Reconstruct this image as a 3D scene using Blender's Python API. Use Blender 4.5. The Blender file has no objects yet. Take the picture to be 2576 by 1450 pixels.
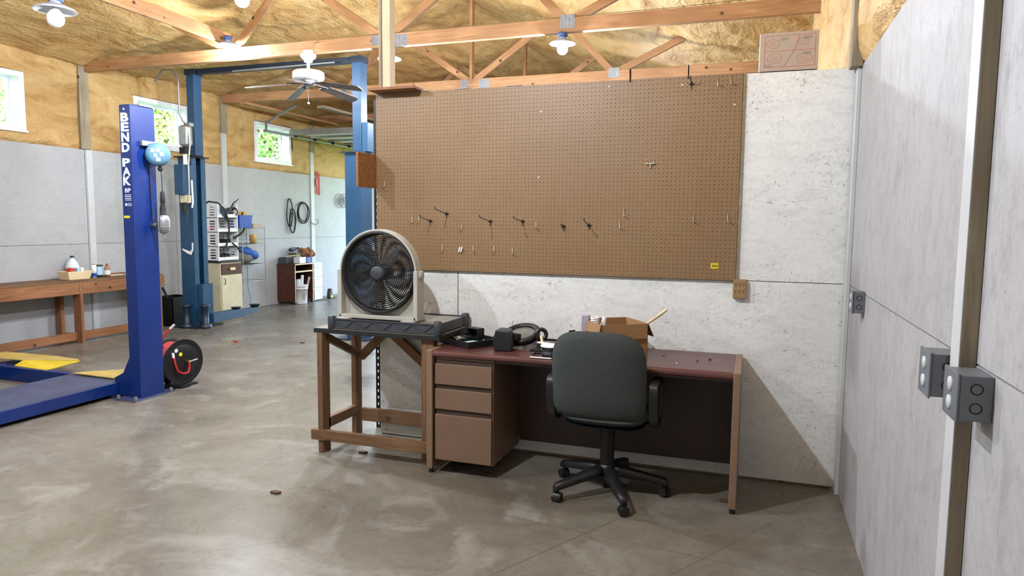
import bpy, bmesh, math, random
import numpy as np
from mathutils import Vector, Matrix
random.seed(7)
S = bpy.context.scene
C = S.collection
PI = math.pi
def R(d): return math.radians(d)
# ------------------------------------------------------------------ camera
cam_d = bpy.data.cameras.new('camera'); cam = bpy.data.objects.new('camera', cam_d); C.objects.link(cam)
def cam_basis(yaw, pitch, roll):
    cy, sy, cp, sp = math.cos(yaw), math.sin(yaw), math.cos(pitch), math.sin(pitch)
    f = Vector((sy*cp, cy*cp, sp)); r = Vector((cy, -sy, 0)); u = r.cross(f)
    cr, sr = math.cos(roll), math.sin(roll)
    return r*cr+u*sr, -r*sr+u*cr, f
r_, u_, f_ = cam_basis(-0.3322, -0.0940, 0.0097)
cam.matrix_world = Matrix(((r_.x, u_.x, -f_.x, -0.5295), (r_.y, u_.y, -f_.y, -4.3932), (r_.z, u_.z, -f_.z, 1.5553), (0, 0, 0, 1)))
cam_d.sensor_width = 36; cam_d.lens = 1745.67/2576*36; cam_d.clip_start = .05; cam_d.clip_end = 200
S.camera = cam
# ------------------------------------------------------------------ view, sky, sun
S.view_settings.view_transform = 'Standard'; S.view_settings.look = 'None'; S.view_settings.gamma = 1
S.view_settings.use_curve_mapping = False
S.view_settings.exposure = 0.12
S.cycles.max_bounces = 5; S.cycles.diffuse_bounces = 3; S.cycles.glossy_bounces = 2; S.cycles.transmission_bounces = 2; S.cycles.caustics_reflective = False; S.cycles.caustics_refractive = False
BULB_W = 172.0      # radiant watts of one lit bulb
BULB_COL = (.85, .94, 1.06)
w = bpy.data.worlds.new('sky'); S.world = w; w.use_nodes = True
nt = w.node_tree; nt.nodes.clear()
wo = nt.nodes.new('ShaderNodeOutputWorld'); bg = nt.nodes.new('ShaderNodeBackground'); sk = nt.nodes.new('ShaderNodeTexSky')
sk.sky_type = 'NISHITA'; sk.sun_disc = False; sk.sun_elevation = R(50); sk.sun_rotation = R(120); sk.dust_density = 2.5; sk.air_density = 1.2
nt.links.new(sk.outputs[0], bg.inputs[0]); nt.links.new(bg.outputs[0], wo.inputs[0]); bg.inputs[1].default_value = 3.2
sd = bpy.data.lights.new('sun', 'SUN'); sun = bpy.data.objects.new('sun', sd); C.objects.link(sun)
sd.energy = 6.0; sd.angle = R(1.5); sd.color = (1, .95, .86)
sun.rotation_euler = Vector((-.80, .25, -.75)).to_track_quat('-Z', 'Y').to_euler()   # high on the far side of the building from the windows
# ------------------------------------------------------------------ materials
def lin(c):
    c = c/255.
    return c/12.92 if c <= .04045 else ((c+.055)/1.055)**2.4
def rgb(r, g, b): return (lin(r), lin(g), lin(b), 1)
def newmat(name):
    m = bpy.data.materials.new(name); m.use_nodes = True
    nt = m.node_tree; b = nt.nodes['Principled BSDF']; return m, nt, b
def N(nt, t, **k):
    n = nt.nodes.new(t)
    for a, v in k.items():
        if a.startswith('i_'):
            key = a[2:]; n.inputs[int(key) if key.isdigit() else key].default_value = v
        else: setattr(n, a, v)
    return n
def L(nt, a, b): nt.links.new(a, b)
def coords(nt, scale=(1, 1, 1), rot=(0, 0, 0), rnd=True):
    tc = N(nt, 'ShaderNodeTexCoord'); mp = N(nt, 'ShaderNodeMapping')
    mp.inputs['Scale'].default_value = scale; mp.inputs['Rotation'].default_value = rot
    if rnd:
        oi = N(nt, 'ShaderNodeObjectInfo'); ml = N(nt, 'ShaderNodeMath', operation='MULTIPLY'); ml.inputs[1].default_value = 37.
        L(nt, oi.outputs['Random'], ml.inputs[0])
        va = N(nt, 'ShaderNodeVectorMath', operation='ADD'); L(nt, tc.outputs['Object'], va.inputs[0]); L(nt, ml.outputs[0], va.inputs[1])
        L(nt, va.outputs[0], mp.inputs['Vector'])
    else: L(nt, tc.outputs['Object'], mp.inputs['Vector'])
    return mp.outputs[0]
def noise(nt, vec, scale, detail=3., rough=.55, dist=0.):
    n = N(nt, 'ShaderNodeTexNoise'); n.inputs['Scale'].default_value = scale; n.inputs['Detail'].default_value = detail
    n.inputs['Roughness'].default_value = rough; n.inputs['Distortion'].default_value = dist
    L(nt, vec, n.inputs['Vector']); return n.outputs['Fac']
def ramp(nt, fac, stops):
    r = N(nt, 'ShaderNodeValToRGB'); e = r.color_ramp.elements
    while len(e) < len(stops): e.new(.5)
    for el, (p, c) in zip(e, stops):
        el.position = p; el.color = c if len(c) == 4 else tuple(c)+(1,)
    L(nt, fac, r.inputs[0]); return r.outputs[0]
def step(nt, fac, a, b):
    m = N(nt, 'ShaderNodeMapRange'); m.inputs[1].default_value = a; m.inputs[2].default_value = b; L(nt, fac, m.inputs[0]); return m.outputs[0]
def mathn(nt, op, a, b):
    m = N(nt, 'ShaderNodeMath', operation=op)
    for i, v in enumerate((a, b)):
        if isinstance(v, (int, float)): m.inputs[i].default_value = v
        else: L(nt, v, m.inputs[i])
    return m.outputs[0]
def mix(nt, fac, a, b, blend='MIX'):
    m = N(nt, 'ShaderNodeMix', data_type='RGBA', blend_type=blend)
    for i, v in ((0, fac), (6, a), (7, b)):
        if isinstance(v, (int, float)): m.inputs[i].default_value = v
        elif isinstance(v, tuple): m.inputs[i].default_value = v
        else: L(nt, v, m.inputs[i])
    return m.outputs[2]
def bump(nt, b, h, strength=.3, dist=.01):
    n = N(nt, 'ShaderNodeBump'); n.inputs['Strength'].default_value = strength; n.inputs['Distance'].default_value = dist
    L(nt, h, n.inputs['Height']); L(nt, n.outputs[0], b.inputs['Normal'])
M = {}
def plain(name, col, rough=.55, metal=0., var=.12, scale=9., bmp=0., bscale=60., spec=.5, coat=0.):
    m, nt, b = newmat(name); v = coords(nt)
    f = noise(nt, v, scale, 4)
    lo = tuple(c*(1-var) for c in col[:3])+(1,); hi = tuple(min(1, c*(1+var)) for c in col[:3])+(1,)
    L(nt, ramp(nt, f, [(.3, lo), (.7, hi)]), b.inputs['Base Color'])
    b.inputs['Metallic'].default_value = metal; b.inputs['Specular IOR Level'].default_value = spec
    L(nt, step(nt, f, -.6/max(var, .05), 1.6/max(var, .05)) if False else ramp(nt, f, [(.3, (max(0, rough-.06),)*3), (.7, (min(1, rough+.06),)*3)]), b.inputs['Roughness'])
    if bmp: bump(nt, b, noise(nt, v, bscale, 3), bmp, .004)
    if coat: b.inputs['Coat Weight'].default_value = coat
    M[name] = m; return m
def wood(name, c1, c2, c3, rough=.6, knots=True, spec=.35, stretch=(1.3, 22, 22)):
    m, nt, b = newmat(name)
    v = coords(nt, stretch); v0 = coords(nt, (1, 1, 1))
    g = noise(nt, v, 1.6, 4, .6, 1.2); g2 = noise(nt, v0, 1.7, 2)
    col = ramp(nt, g, [(.25, c1), (.5, c2), (.75, c3)])
    col = mix(nt, step(nt, g2, .35, .75), col, tuple(x*.72 for x in c2[:3])+(1,))
    if knots:
        vk = coords(nt, (4.2, 5, 5)); vo = N(nt, 'ShaderNodeTexVoronoi'); vo.inputs['Scale'].default_value = 1.0; L(nt, vk, vo.inputs['Vector'])
        k = step(nt, vo.outputs['Distance'], .12, .05)
        col = mix(nt, k, col, tuple(x*.16 for x in c1[:3])+(1,))
    L(nt, col, b.inputs['Base Color']); b.inputs['Roughness'].default_value = rough; b.inputs['Specular IOR Level'].default_value = spec
    bump(nt, b, g, .15, .003); M[name] = m; return m
def osb(name, base, mark, vertical=False, smudge=.35):
    m, nt, b = newmat(name); tot = None
    for ang, sc in (((0, R(12), 0), 1.), ((0, R(68), 0), 1.15), ((0, R(-40), 0), .9)):
        st = (24, 78, 78) if not vertical else (74, 74, 24)
        # marks lie in the sheet plane; three directions of pressed strands
        v = coords(nt, (1, 1, 1), (ang[1]*.9, ang[1], ang[1]*.9)); mp = N(nt, 'ShaderNodeMapping'); mp.inputs['Scale'].default_value = tuple(s*sc for s in st)
        L(nt, v, mp.inputs['Vector'])
        f = step(nt, noise(nt, mp.outputs[0], 1.0, 3, .65, .6), .62, .71)
        tot = f if tot is None else mathn(nt, 'MAXIMUM', tot, f)
    v1 = coords(nt); patch = step(nt, noise(nt, v1, 4.2, 4, .7), .44, .60)
    marks = mathn(nt, 'MULTIPLY', tot, patch)
    big = noise(nt, v1, 1.4, 3, .6)
    vm = coords(nt, (5, 5, 13) if not vertical else (11, 11, 5)); sm1 = step(nt, noise(nt, vm, 1., 5, .72, .8), .47, .72)
    vm2 = coords(nt, (20, 20, 44) if not vertical else (26, 26, 13)); sm2 = step(nt, noise(nt, vm2, 1., 4, .7, 1.), .52, .74)
    col = mix(nt, step(nt, big, .3, .75), base, tuple(c*.86 for c in base[:3])+(1,))
    fine = noise(nt, v1, 45., 3)
    col = mix(nt, step(nt, fine, .45, .75), col, tuple(c*.88 for c in base[:3])+(1,))
    col = mix(nt, mathn(nt, 'MULTIPLY', sm1, smudge), col, tuple(c*.52 for c in base[:3])+(1,))
    col = mix(nt, mathn(nt, 'MULTIPLY', sm2, smudge*.8), col, tuple(c*.45 for c in base[:3])+(1,))
    col = mix(nt, mathn(nt, 'MULTIPLY', marks, .45 if vertical else .8), col, mark)
    L(nt, col, b.inputs['Base Color']); b.inputs['Roughness'].default_value = .62; b.inputs['Specular IOR Level'].default_value = .3
    bump(nt, b, fine, .25, .003)
    M[name] = m; return m
osb('osb_white', rgb(236, 236, 232), rgb(72, 68, 62))
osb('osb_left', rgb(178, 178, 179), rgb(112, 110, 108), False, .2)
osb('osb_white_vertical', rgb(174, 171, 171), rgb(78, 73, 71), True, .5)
plain('paint_white', rgb(190, 191, 191), .5, var=.06, scale=4)
plain('paint_white_gloss', rgb(232, 233, 236), .3, var=.03)
wood('pine', rgb(146, 102, 66), rgb(180, 134, 92), rgb(200, 158, 114))
wood('pine_grey', rgb(126, 112, 92), rgb(158, 144, 120), rgb(190, 176, 150), .75)
wood('pine_dark', rgb(82, 60, 40), rgb(116, 86, 60), rgb(142, 110, 80), .65)
wood('pine_grey_upright', rgb(118, 106, 90), rgb(146, 134, 114), rgb(172, 160, 138), .75, stretch=(22, 22, 1.3))
wood('fresh_wood_upright', rgb(186, 162, 124), rgb(214, 194, 158), rgb(228, 212, 182), .6, False, stretch=(26, 26, 1.2))
wood('bench_wood', rgb(112, 72, 44), rgb(146, 98, 64), rgb(170, 122, 84), .6)
wood('fresh_wood', rgb(196, 172, 132), rgb(222, 202, 166), rgb(236, 220, 190), .6, False)
wood('walnut', rgb(52, 28, 18), rgb(78, 42, 28), rgb(100, 58, 40), .45, False, stretch=(22, 22, 1.6))
def foam():
    m, nt, b = newmat('spray_foam'); v = coords(nt, rnd=False); v2 = coords(nt, (1, .35, 1), (0, 0, R(20)), rnd=False)
    big = noise(nt, v, .55, 3, .6, .6); mid = noise(nt, v2, 5., 4, .62, 1.0); fine = noise(nt, v, 26., 2, .6)
    col = ramp(nt, mid, [(.28, rgb(158, 117, 66)), (.45, rgb(205, 165, 104)), (.72, rgb(226, 194, 136))])
    col = mix(nt, step(nt, big, .48, .72), col, mix(nt, .55, col, rgb(206, 146, 88)))
    col = mix(nt, step(nt, fine, .55, .8), col, tuple(x*.8 for x in rgb(214, 178, 116)[:3])+(1,))
    sc = noise(nt, v2, 9., 5, .7, 2.2); sc = step(nt, sc, .69, .76)
    col = mix(nt, mathn(nt, 'MULTIPLY', sc, .5), col, rgb(110, 82, 44))
    rg = N(nt, 'ShaderNodeTexNoise', noise_type='RIDGED_MULTIFRACTAL'); rg.inputs['Scale'].default_value = 2.6; rg.inputs['Detail'].default_value = 4.; rg.inputs['Distortion'].default_value = .7; L(nt, v2, rg.inputs['Vector'])
    col = mix(nt, mathn(nt, 'MULTIPLY', step(nt, rg.outputs['Fac'], .75, .25), .3), col, rgb(136, 98, 54))
    L(nt, col, b.inputs['Base Color']); b.inputs['Roughness'].default_value = .62; b.inputs['Specular IOR Level'].default_value = .35
    hh = mathn(nt, 'ADD', mathn(nt, 'MULTIPLY', rg.outputs['Fac'], .55), mathn(nt, 'ADD', mid, mathn(nt, 'MULTIPLY', fine, .4)))
    bump(nt, b, hh, .9, .045); M['foam'] = m
foam()
def concrete():
    m, nt, b = newmat('concrete'); v = coords(nt, rnd=False)
    a = noise(nt, v, .7, 5, .62, .8); c = noise(nt, v, 3.2, 5, .65, 1.5); d = noise(nt, v, 24., 3, .6); e = noise(nt, v, 1.3, 5, .6, 2.)
    col = ramp(nt, a, [(.30, rgb(94, 87, 76)), (.50, rgb(118, 111, 99)), (.72, rgb(132, 127, 117))])
    col = mix(nt, step(nt, c, .44, .70), col, mix(nt, .38, col, rgb(92, 80, 65)))
    col = mix(nt, mathn(nt, 'MULTIPLY', step(nt, e, .52, .66), .45), col, rgb(150, 146, 138))
    col = mix(nt, mathn(nt, 'MULTIPLY', step(nt, noise(nt, v, .45, 6, .7, 1.2), .58, .70), .5), col, rgb(106, 84, 66))
    col = mix(nt, mathn(nt, 'MULTIPLY', step(nt, d, .50, .8), .45), col, tuple(x*.6 for x in rgb(96, 88, 77)[:3])+(1,))
    # swirling trowel scratches
    vs = coords(nt, (1, .12, 1), (0, 0, R(35)), rnd=False); s1 = step(nt, noise(nt, vs, 30., 3, .6, 3.), .70, .76)
    vs2 = coords(nt, (.1, 1, 1), (0, 0, R(-15)), rnd=False); s2 = step(nt, noise(nt, vs2, 26., 3, .6, 4.), .71, .77)
    col = mix(nt, mathn(nt, 'MULTIPLY', mathn(nt, 'MAXIMUM', s1, s2), .35), col, rgb(150, 147, 141))
    # saw cuts and old layout lines in the slab
    sep = N(nt, 'ShaderNodeSeparateXYZ'); tc = N(nt, 'ShaderNodeTexCoord'); L(nt, tc.outputs['Object'], sep.inputs[0])
    lines = None
    for (x0, y0, x1, y1, wd) in ((-1.62, -1.75, -.55, .25, .004), (-1.95, -1.0, .1, -1.25, .003), (-.95, -1.6, -.15, -.25, .003), (-2.9, -1.9, -2.0, -1.2, .003)):
        dx, dy = x1-x0, y1-y0; ln = math.hypot(dx, dy); nx, ny = -dy/ln, dx/ln
        dd = mathn(nt, 'ADD', mathn(nt, 'MULTIPLY', sep.outputs[0], nx), mathn(nt, 'MULTIPLY', sep.outputs[1], ny))
        dd = mathn(nt, 'ABSOLUTE', mathn(nt, 'SUBTRACT', dd, x0*nx+y0*ny), 0)
        al = mathn(nt, 'ADD', mathn(nt, 'MULTIPLY', sep.outputs[0], dx/ln), mathn(nt, 'MULTIPLY', sep.outputs[1], dy/ln))
        al = mathn(nt, 'ABSOLUTE', mathn(nt, 'SUBTRACT', al, (x0*dx+y0*dy)/ln+ln/2), 0)
        k = mathn(nt, 'MULTIPLY', mathn(nt, 'LESS_THAN', dd, wd), mathn(nt, 'LESS_THAN', al, ln/2))
        lines = k if lines is None else mathn(nt, 'MAXIMUM', lines, k)
    for yj in (3.05,):
        dd = mathn(nt, 'ABSOLUTE', mathn(nt, 'SUBTRACT', sep.outputs[1], yj), 0)
        lines = mathn(nt, 'MAXIMUM', lines, mathn(nt, 'LESS_THAN', dd, .008))
    col = mix(nt, mathn(nt, 'MULTIPLY', lines, .5), col, rgb(70, 62, 54))
    L(nt, col, b.inputs['Base Color'])
    L(nt, ramp(nt, mathn(nt, 'ADD', mathn(nt, 'MULTIPLY', a, .5), mathn(nt, 'MULTIPLY', c, .5)), [(.3, (.18,)*3), (.7, (.46,)*3)]), b.inputs['Roughness'])
    b.inputs['Specular IOR Level'].default_value = .5
    bump(nt, b, mathn(nt, 'ADD', mathn(nt, 'MULTIPLY', c, .7), mathn(nt, 'MULTIPLY', d, .12)), .10, .01); M['concrete'] = m
concrete()
def pegboard_mat():
    m, nt, b = newmat('hardboard'); v = coords(nt, rnd=False)
    f = noise(nt, v, 120., 3); g = noise(nt, v, 1.6, 4, .6)
    col = ramp(nt, g, [(.3, rgb(132, 102, 68)), (.7, rgb(144, 115, 80))]); col = mix(nt, step(nt, f, .4, .75), col, rgb(119, 91, 60))
    st = step(nt, noise(nt, v, 5., 4, .6, .5), .70, .78); col = mix(nt, mathn(nt, 'MULTIPLY', st, .3), col, rgb(100, 72, 48))
    L(nt, col, b.inputs['Base Color']); b.inputs['Roughness'].default_value = .48; bump(nt, b, f, .12, .002); M['hardboard'] = m
pegboard_mat()
def chip_mat():
    m, nt, b = newmat('osb_raw'); v = coords(nt, (1, 1, 1)); vo = N(nt, 'ShaderNodeTexVoronoi'); vo.inputs['Scale'].default_value = 38.
    L(nt, coords(nt, (1, .6, 2)), vo.inputs['Vector']); f = noise(nt, v, 60., 4)
    col = mix(nt, .5, ramp(nt, f, [(.3, rgb(96, 62, 34)), (.7, rgb(158, 110, 64))]), vo.outputs['Distance'], 'OVERLAY')
    col = mix(nt, .45, col, rgb(140, 90, 48)); L(nt, col, b.inputs['Base Color']); b.inputs['Roughness'].default_value = .6; bump(nt, b, f, .3, .003); M['osb_raw'] = m
chip_mat()
plain('blue_near', rgb(10, 40, 106), .33, var=.10, scale=3, bmp=.05)
plain('blue_worn', rgb(56, 62, 92), .45, var=.25, scale=7)
plain('blue_far', rgb(32, 68, 98), .42, var=.14, scale=4)
plain('blue_far_dark', rgb(24, 40, 58), .45, var=.14, scale=4)
plain('yellow_paint', rgb(222, 196, 40), .5, var=.18, scale=5)
plain('yellow_dusty', rgb(190, 166, 90), .6, var=.2, scale=6)
plain('black_plastic', rgb(26, 26, 28), .42, var=.2, scale=12)
plain('black_rubber', rgb(22, 22, 23), .7, var=.25, scale=12)
plain('black_steel', rgb(30, 30, 32), .4, .4, var=.2)
plain('dark_grey_plastic', rgb(58, 61, 66), .5, var=.14, scale=10)
plain('dusty_grey', rgb(120, 114, 102), .7, var=.16, scale=12)
plain('grey_steel', rgb(150, 152, 154), .38, .7, var=.15, scale=14)
plain('galvanised', rgb(140, 142, 144), .5, .5, var=.18, scale=26)
plain('outlet_grey', rgb(112, 116, 122), .45, .3, var=.08)
plain('zinc', rgb(196, 188, 168), .35, .7, var=.1)
plain('chair_fabric', rgb(64, 68, 66), .92, var=.16, scale=160, bmp=.3, bscale=420, spec=.15)
plain('desk_tan', rgb(118, 93, 76), .42, var=.07, scale=6)
plain('desk_edge', rgb(128, 103, 82), .45, var=.07, scale=6)
plain('desk_brown', rgb(64, 47, 40), .5, var=.10, scale=6)
plain('burgundy', rgb(88, 52, 49), .34, var=.16, scale=7)
plain('beige_plastic', rgb(172, 168, 157), .42, var=.06, scale=6)
plain('tan_plastic', rgb(152, 120, 80), .45, var=.06, scale=8)
plain('cream', rgb(206, 196, 162), .5, var=.10, scale=5)
plain('cream_tray', rgb(228, 206, 164), .5, var=.06)
plain('dark_slot', rgb(24, 20, 18), .8, var=.05)
plain('white_plastic', rgb(232, 232, 230), .4, var=.04)
plain('cloudy_plastic', rgb(214, 224, 230), .35, var=.05)
plain('cardboard', rgb(146, 108, 70), .75, var=.10, scale=5, bmp=.06, bscale=90)
plain('cardboard_pale', rgb(178, 160, 142), .72, var=.06, scale=5)
plain('red_hose', rgb(176, 34, 36), .4, var=.12)
plain('red_paint', rgb(206, 60, 44), .45, var=.1)
plain('red_print', rgb(196, 92, 70), .7, var=.05)
plain('grey_print', rgb(140, 128, 122), .7, var=.05)
plain('print_white', rgb(214, 220, 236), .45, var=.03)
plain('sticker_yellow', rgb(232, 214, 30), .45, var=.04)
plain('sky_blue_plastic', rgb(82, 124, 146), .5, var=.08)
plain('blue_bin', rgb(44, 78, 168), .4, var=.06)
plain('blue_cloth', rgb(42, 86, 158), .75, var=.3, scale=14, bmp=.4, bscale=20)
plain('grey_cloth', rgb(116, 112, 106), .85, var=.2, scale=12, bmp=.3, bscale=30)
plain('brown_cloth', rgb(150, 104, 70), .85, var=.45, scale=16, bmp=.4, bscale=18)
plain('sponge_yellow', rgb(208, 172, 92), .9, var=.15, bmp=.4)
plain('brass', rgb(190, 150, 70), .3, .9, var=.1)
plain('chrome', rgb(216, 218, 222), .18, .95, var=.05)
plain('blade_grey', rgb(104, 98, 90), .5, var=.12, scale=8)
plain('fan_blade', rgb(92, 82, 76), .45, var=.2, scale=8)
plain('shade_outer', rgb(176, 184, 198), .4, .1, var=.12)
plain('socket_blue', rgb(70, 92, 140), .5, var=.1)
plain('cable_yellow', rgb(120, 100, 62), .5, var=.08)
plain('lens_grey', rgb(116, 116, 108), .12, var=.1)
plain('bark', rgb(86, 70, 56), .9, var=.3, scale=12, bmp=.6)
plain('grass', rgb(96, 128, 58), .9, var=.3, scale=3)
plain('purple_pack', rgb(160, 152, 166), .3, var=.15)
plain('tube_blue', rgb(170, 206, 224), .4, var=.05)
plain('olive', rgb(70, 84, 60), .5, var=.2)
plain('dirt', rgb(92, 72, 54), .9, var=.3)
def leaf_mat(name, c):
    m, nt, b = newmat(name); oi = coords(nt, rnd=False); f = noise(nt, oi, 6., 3)
    L(nt, ramp(nt, f, [(.3, tuple(x*.6 for x in c[:3])), (.7, c)]), b.inputs['Base Color']); b.inputs['Roughness'].default_value = .5
    tr = N(nt, 'ShaderNodeBsdfTranslucent'); L(nt, ramp(nt, f, [(.3, tuple(x*.8 for x in c[:3])), (.7, c)]), tr.inputs[0])
    ms = N(nt, 'ShaderNodeMixShader'); ms.inputs[0].default_value = .5; L(nt, b.outputs[0], ms.inputs[1]); L(nt, tr.outputs[0], ms.inputs[2])
    L(nt, ms.outputs[0], nt.nodes['Material Output'].inputs[0]); M[name] = m
leaf_mat('leaf', rgb(192, 216, 146)); leaf_mat('leaf_dark', rgb(166, 200, 134))
def glass_mat(name, tint, refl):
    m, nt, b = newmat(name); nt.nodes.remove(b)
    t = N(nt, 'ShaderNodeBsdfTransparent'); t.inputs[0].default_value = tint; g = N(nt, 'ShaderNodeBsdfGlossy'); g.inputs['Roughness'].default_value = .03
    f = noise(nt, coords(nt), 3., 2); ms = N(nt, 'ShaderNodeMixShader'); L(nt, ramp(nt, f, [(0, (refl,)*3), (1, (refl*1.6,)*3)]), ms.inputs[0])
    L(nt, t.outputs[0], ms.inputs[1]); L(nt, g.outputs[0], ms.inputs[2]); L(nt, ms.outputs[0], nt.nodes['Material Output'].inputs[0]); M[name] = m
glass_mat('glass', (.96, .98, .97, 1), .05); glass_mat('clear_plastic', (.8, .82, .84, 1), .12); glass_mat('lens', (.75, .76, .74, 1), .2)
def emit_mat(name, col, s):
    m, nt, b = newmat(name); b.inputs['Base Color'].default_value = (.9, .9, .9, 1)
    b.inputs['Emission Color'].default_value = col; b.inputs['Emission Strength'].default_value = s; M[name] = m
emit_mat('bulb_lit', BULB_COL+(1,), 40.)
plain('bulb_off', rgb(226, 230, 234), .3, var=.03)
# ------------------------------------------------------------------ mesh helpers
def V(*a): return Vector(a)
class MB:
    def __init__(s): s.v = []; s.f = []; s.sm = []
    def add(s, vs, fs, sm=False):
        n = len(s.v); s.v += [tuple(v) for v in vs]; s.f += [tuple(i+n for i in f) for f in fs]; s.sm += [sm]*len(fs); return s
    def box(s, x0, x1, y0, y1, z0, z1):
        return s.add([(x0,y0,z0),(x1,y0,z0),(x1,y1,z0),(x0,y1,z0),(x0,y0,z1),(x1,y0,z1),(x1,y1,z1),(x0,y1,z1)],
                     [(0,3,2,1),(4,5,6,7),(0,1,5,4),(1,2,6,5),(2,3,7,6),(3,0,4,7)])
    def beam(s, p0, p1, w, h, up=(0, 0, 1)):
        p0, p1 = Vector(p0), Vector(p1); d = (p1-p0).normalized(); up = Vector(up)
        if abs(d.dot(up)) > .99: up = Vector((0, 1, 0))
        a = d.cross(up).normalized()*w/2; b = a.cross(d).normalized()*h/2
        vs = [p+i*a+j*b for p in (p0, p1) for i, j in ((-1,-1),(1,-1),(1,1),(-1,1))]
        return s.add(vs, [(0,1,2,3),(7,6,5,4),(0,4,5,1),(1,5,6,2),(2,6,7,3),(3,7,4,0)])
    def cyl(s, p0, p1, r0, r1=None, n=14, caps=True, sm=True):
        if r1 is None: r1 = r0
        p0, p1 = Vector(p0), Vector(p1); d = (p1-p0).normalized(); a = d.orthogonal().normalized(); b = d.cross(a)
        vs = [p+r*(math.cos(2*PI*k/n)*a+math.sin(2*PI*k/n)*b) for p, r in ((p0, r0), (p1, r1)) for k in range(n)]
        s.add(vs, [(k, (k+1) % n, n+(k+1) % n, n+k) for k in range(n)], sm)
        if caps: s.add(vs[:n], [tuple(range(n-1, -1, -1))]); s.add(vs[n:], [tuple(range(n))])
        return s
    def tube(s, pts, r, n=6, closed=False):
        pts = [Vector(p) for p in pts]; k = len(pts); rs = r if isinstance(r, (list, tuple)) else [r]*k
        vs = []; pa = None
        for i, p in enumerate(pts):
            q0 = pts[i-1] if (i or closed) else pts[i]; q1 = pts[(i+1) % k] if (i < k-1 or closed) else pts[i]
            d = (q1-q0).normalized()
            a = d.orthogonal().normalized() if pa is None else (pa-d*pa.dot(d)).normalized()
            pa = a; b = d.cross(a)
            vs += [p+rs[i]*(math.cos(2*PI*j/n)*a+math.sin(2*PI*j/n)*b) for j in range(n)]
        m = k if closed else k-1
        fs = [(i*n+j, i*n+(j+1) % n, ((i+1) % k)*n+(j+1) % n, ((i+1) % k)*n+j) for i in range(m) for j in range(n)]
        s.add(vs, fs, True)
        if not closed: s.add(vs[:n], [tuple(range(n-1, -1, -1))]); s.add(vs[-n:], [tuple(range(n))])
        return s
    def lathe(s, prof, c, axis=(0, 0, 1), n=24, sm=True, arc=1.0, a0=0.):
        c = Vector(c); d = Vector(axis).normalized(); a = d.orthogonal().normalized() if abs(d.z) < .99 else Vector((1, 0, 0)); b = d.cross(a)
        m = n if arc >= 1 else n+1; k = len(prof)
        vs = [c+d*h+r*(math.cos(a0+2*PI*arc*j/n)*a+math.sin(a0+2*PI*arc*j/n)*b) for r, h in prof for j in range(m)]
        fs = []
        for i in range(k-1):
            for j in range(n):
                j2 = (j+1) % m; fs.append((i*m+j, i*m+j2, (i+1)*m+j2, (i+1)*m+j))
        return s.add(vs, fs, sm)
    def prism(s, poly, axis, a, b):
        n = len(poly)
        def P(p, t):
            return (t, p[0], p[1]) if axis == 'X' else (p[0], t, p[1]) if axis == 'Y' else (p[0], p[1], t)
        vs = [P(p, a) for p in poly]+[P(p, b) for p in poly]
        return s.add(vs, [tuple(range(n-1, -1, -1)), tuple(range(n, 2*n))]+[(i, (i+1) % n, n+(i+1) % n, n+i) for i in range(n)])
    def ball(s, c, rx, ry=None, rz=None, n=16, m=10):
        ry = ry or rx; rz = rz or rx; c = Vector(c)
        vs = [c+Vector((rx*math.sin(PI*i/m)*math.cos(2*PI*j/n), ry*math.sin(PI*i/m)*math.sin(2*PI*j/n), rz*math.cos(PI*i/m))) for i in range(m+1) for j in range(n)]
        return s.add(vs, [(i*n+j, (i+1)*n+j, (i+1)*n+(j+1) % n, i*n+(j+1) % n) for i in range(m) for j in range(n)], True)
    def torus(s, c, Rr, r, axis=(0, 0, 1), n=40, m=6):
        c = Vector(c); d = Vector(axis).normalized(); a = d.orthogonal().normalized(); b = d.cross(a)
        return s.tube([c+Rr*(math.cos(2*PI*k/n)*a+math.sin(2*PI*k/n)*b) for k in range(n)], r, m, True)
    def holes(s, us, vs_, skip, t, fn):
        """sheet on a grid of break lines, cells in skip left open, thickness t; fn(u, v, w) -> point"""
        nu, nv = len(us), len(vs_); idx = lambda i, j, k: (k*nv+j)*nu+i
        pts = [fn(u, v, w) for w in (0, t) for v in vs_ for u in us]; fs = []
        solid = lambda i, j: 0 <= i < nu-1 and 0 <= j < nv-1 and (i, j) not in skip
        for i in range(nu-1):
            for j in range(nv-1):
                if not solid(i, j): continue
                q = [(i, j), (i+1, j), (i+1, j+1), (i, j+1)]
                fs.append(tuple(idx(a, b, 0) for a, b in q)); fs.append(tuple(idx(a, b, 1) for a, b in reversed(q)))
                for (di, dj), (p, r) in (((0,-1),(0,1)), ((1,0),(1,2)), ((0,1),(2,3)), ((-1,0),(3,0))):
                    if not solid(i+di, j+dj): fs.append((idx(*q[r], 0), idx(*q[p], 0), idx(*q[p], 1), idx(*q[r], 1)))
        return s.add(pts, fs)
    def move(s, mat):
        s.v = [tuple(mat @ Vector(v)) for v in s.v]; return s
    def build(s, name, m, parent=None, bev=0., seg=2, world=True, recalc=True):
        off = Vector((0, 0, 0))
        if parent is not None and world:
            o = parent
            while o is not None: off += o.location; o = o.parent
        me = bpy.data.meshes.new(name); me.from_pydata([tuple(Vector(v)-off) for v in s.v], [], s.f)
        me.polygons.foreach_set('use_smooth', s.sm)
        if recalc:
            bm = bmesh.new(); bm.from_mesh(me); bmesh.ops.recalc_face_normals(bm, faces=bm.faces); bm.to_mesh(me); bm.free()
        me.materials.append(M[m] if isinstance(m, str) else m)
        o = bpy.data.objects.new(name, me); C.objects.link(o)
        if parent is not None: o.parent = parent
        if bev:
            b = o.modifiers.new('bevel', 'BEVEL'); b.width = bev; b.segments = seg; b.limit_method = 'ANGLE'; b.angle_limit = R(40); b.harden_normals = True
            for p in me.polygons: p.use_smooth = True
        return o
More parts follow.
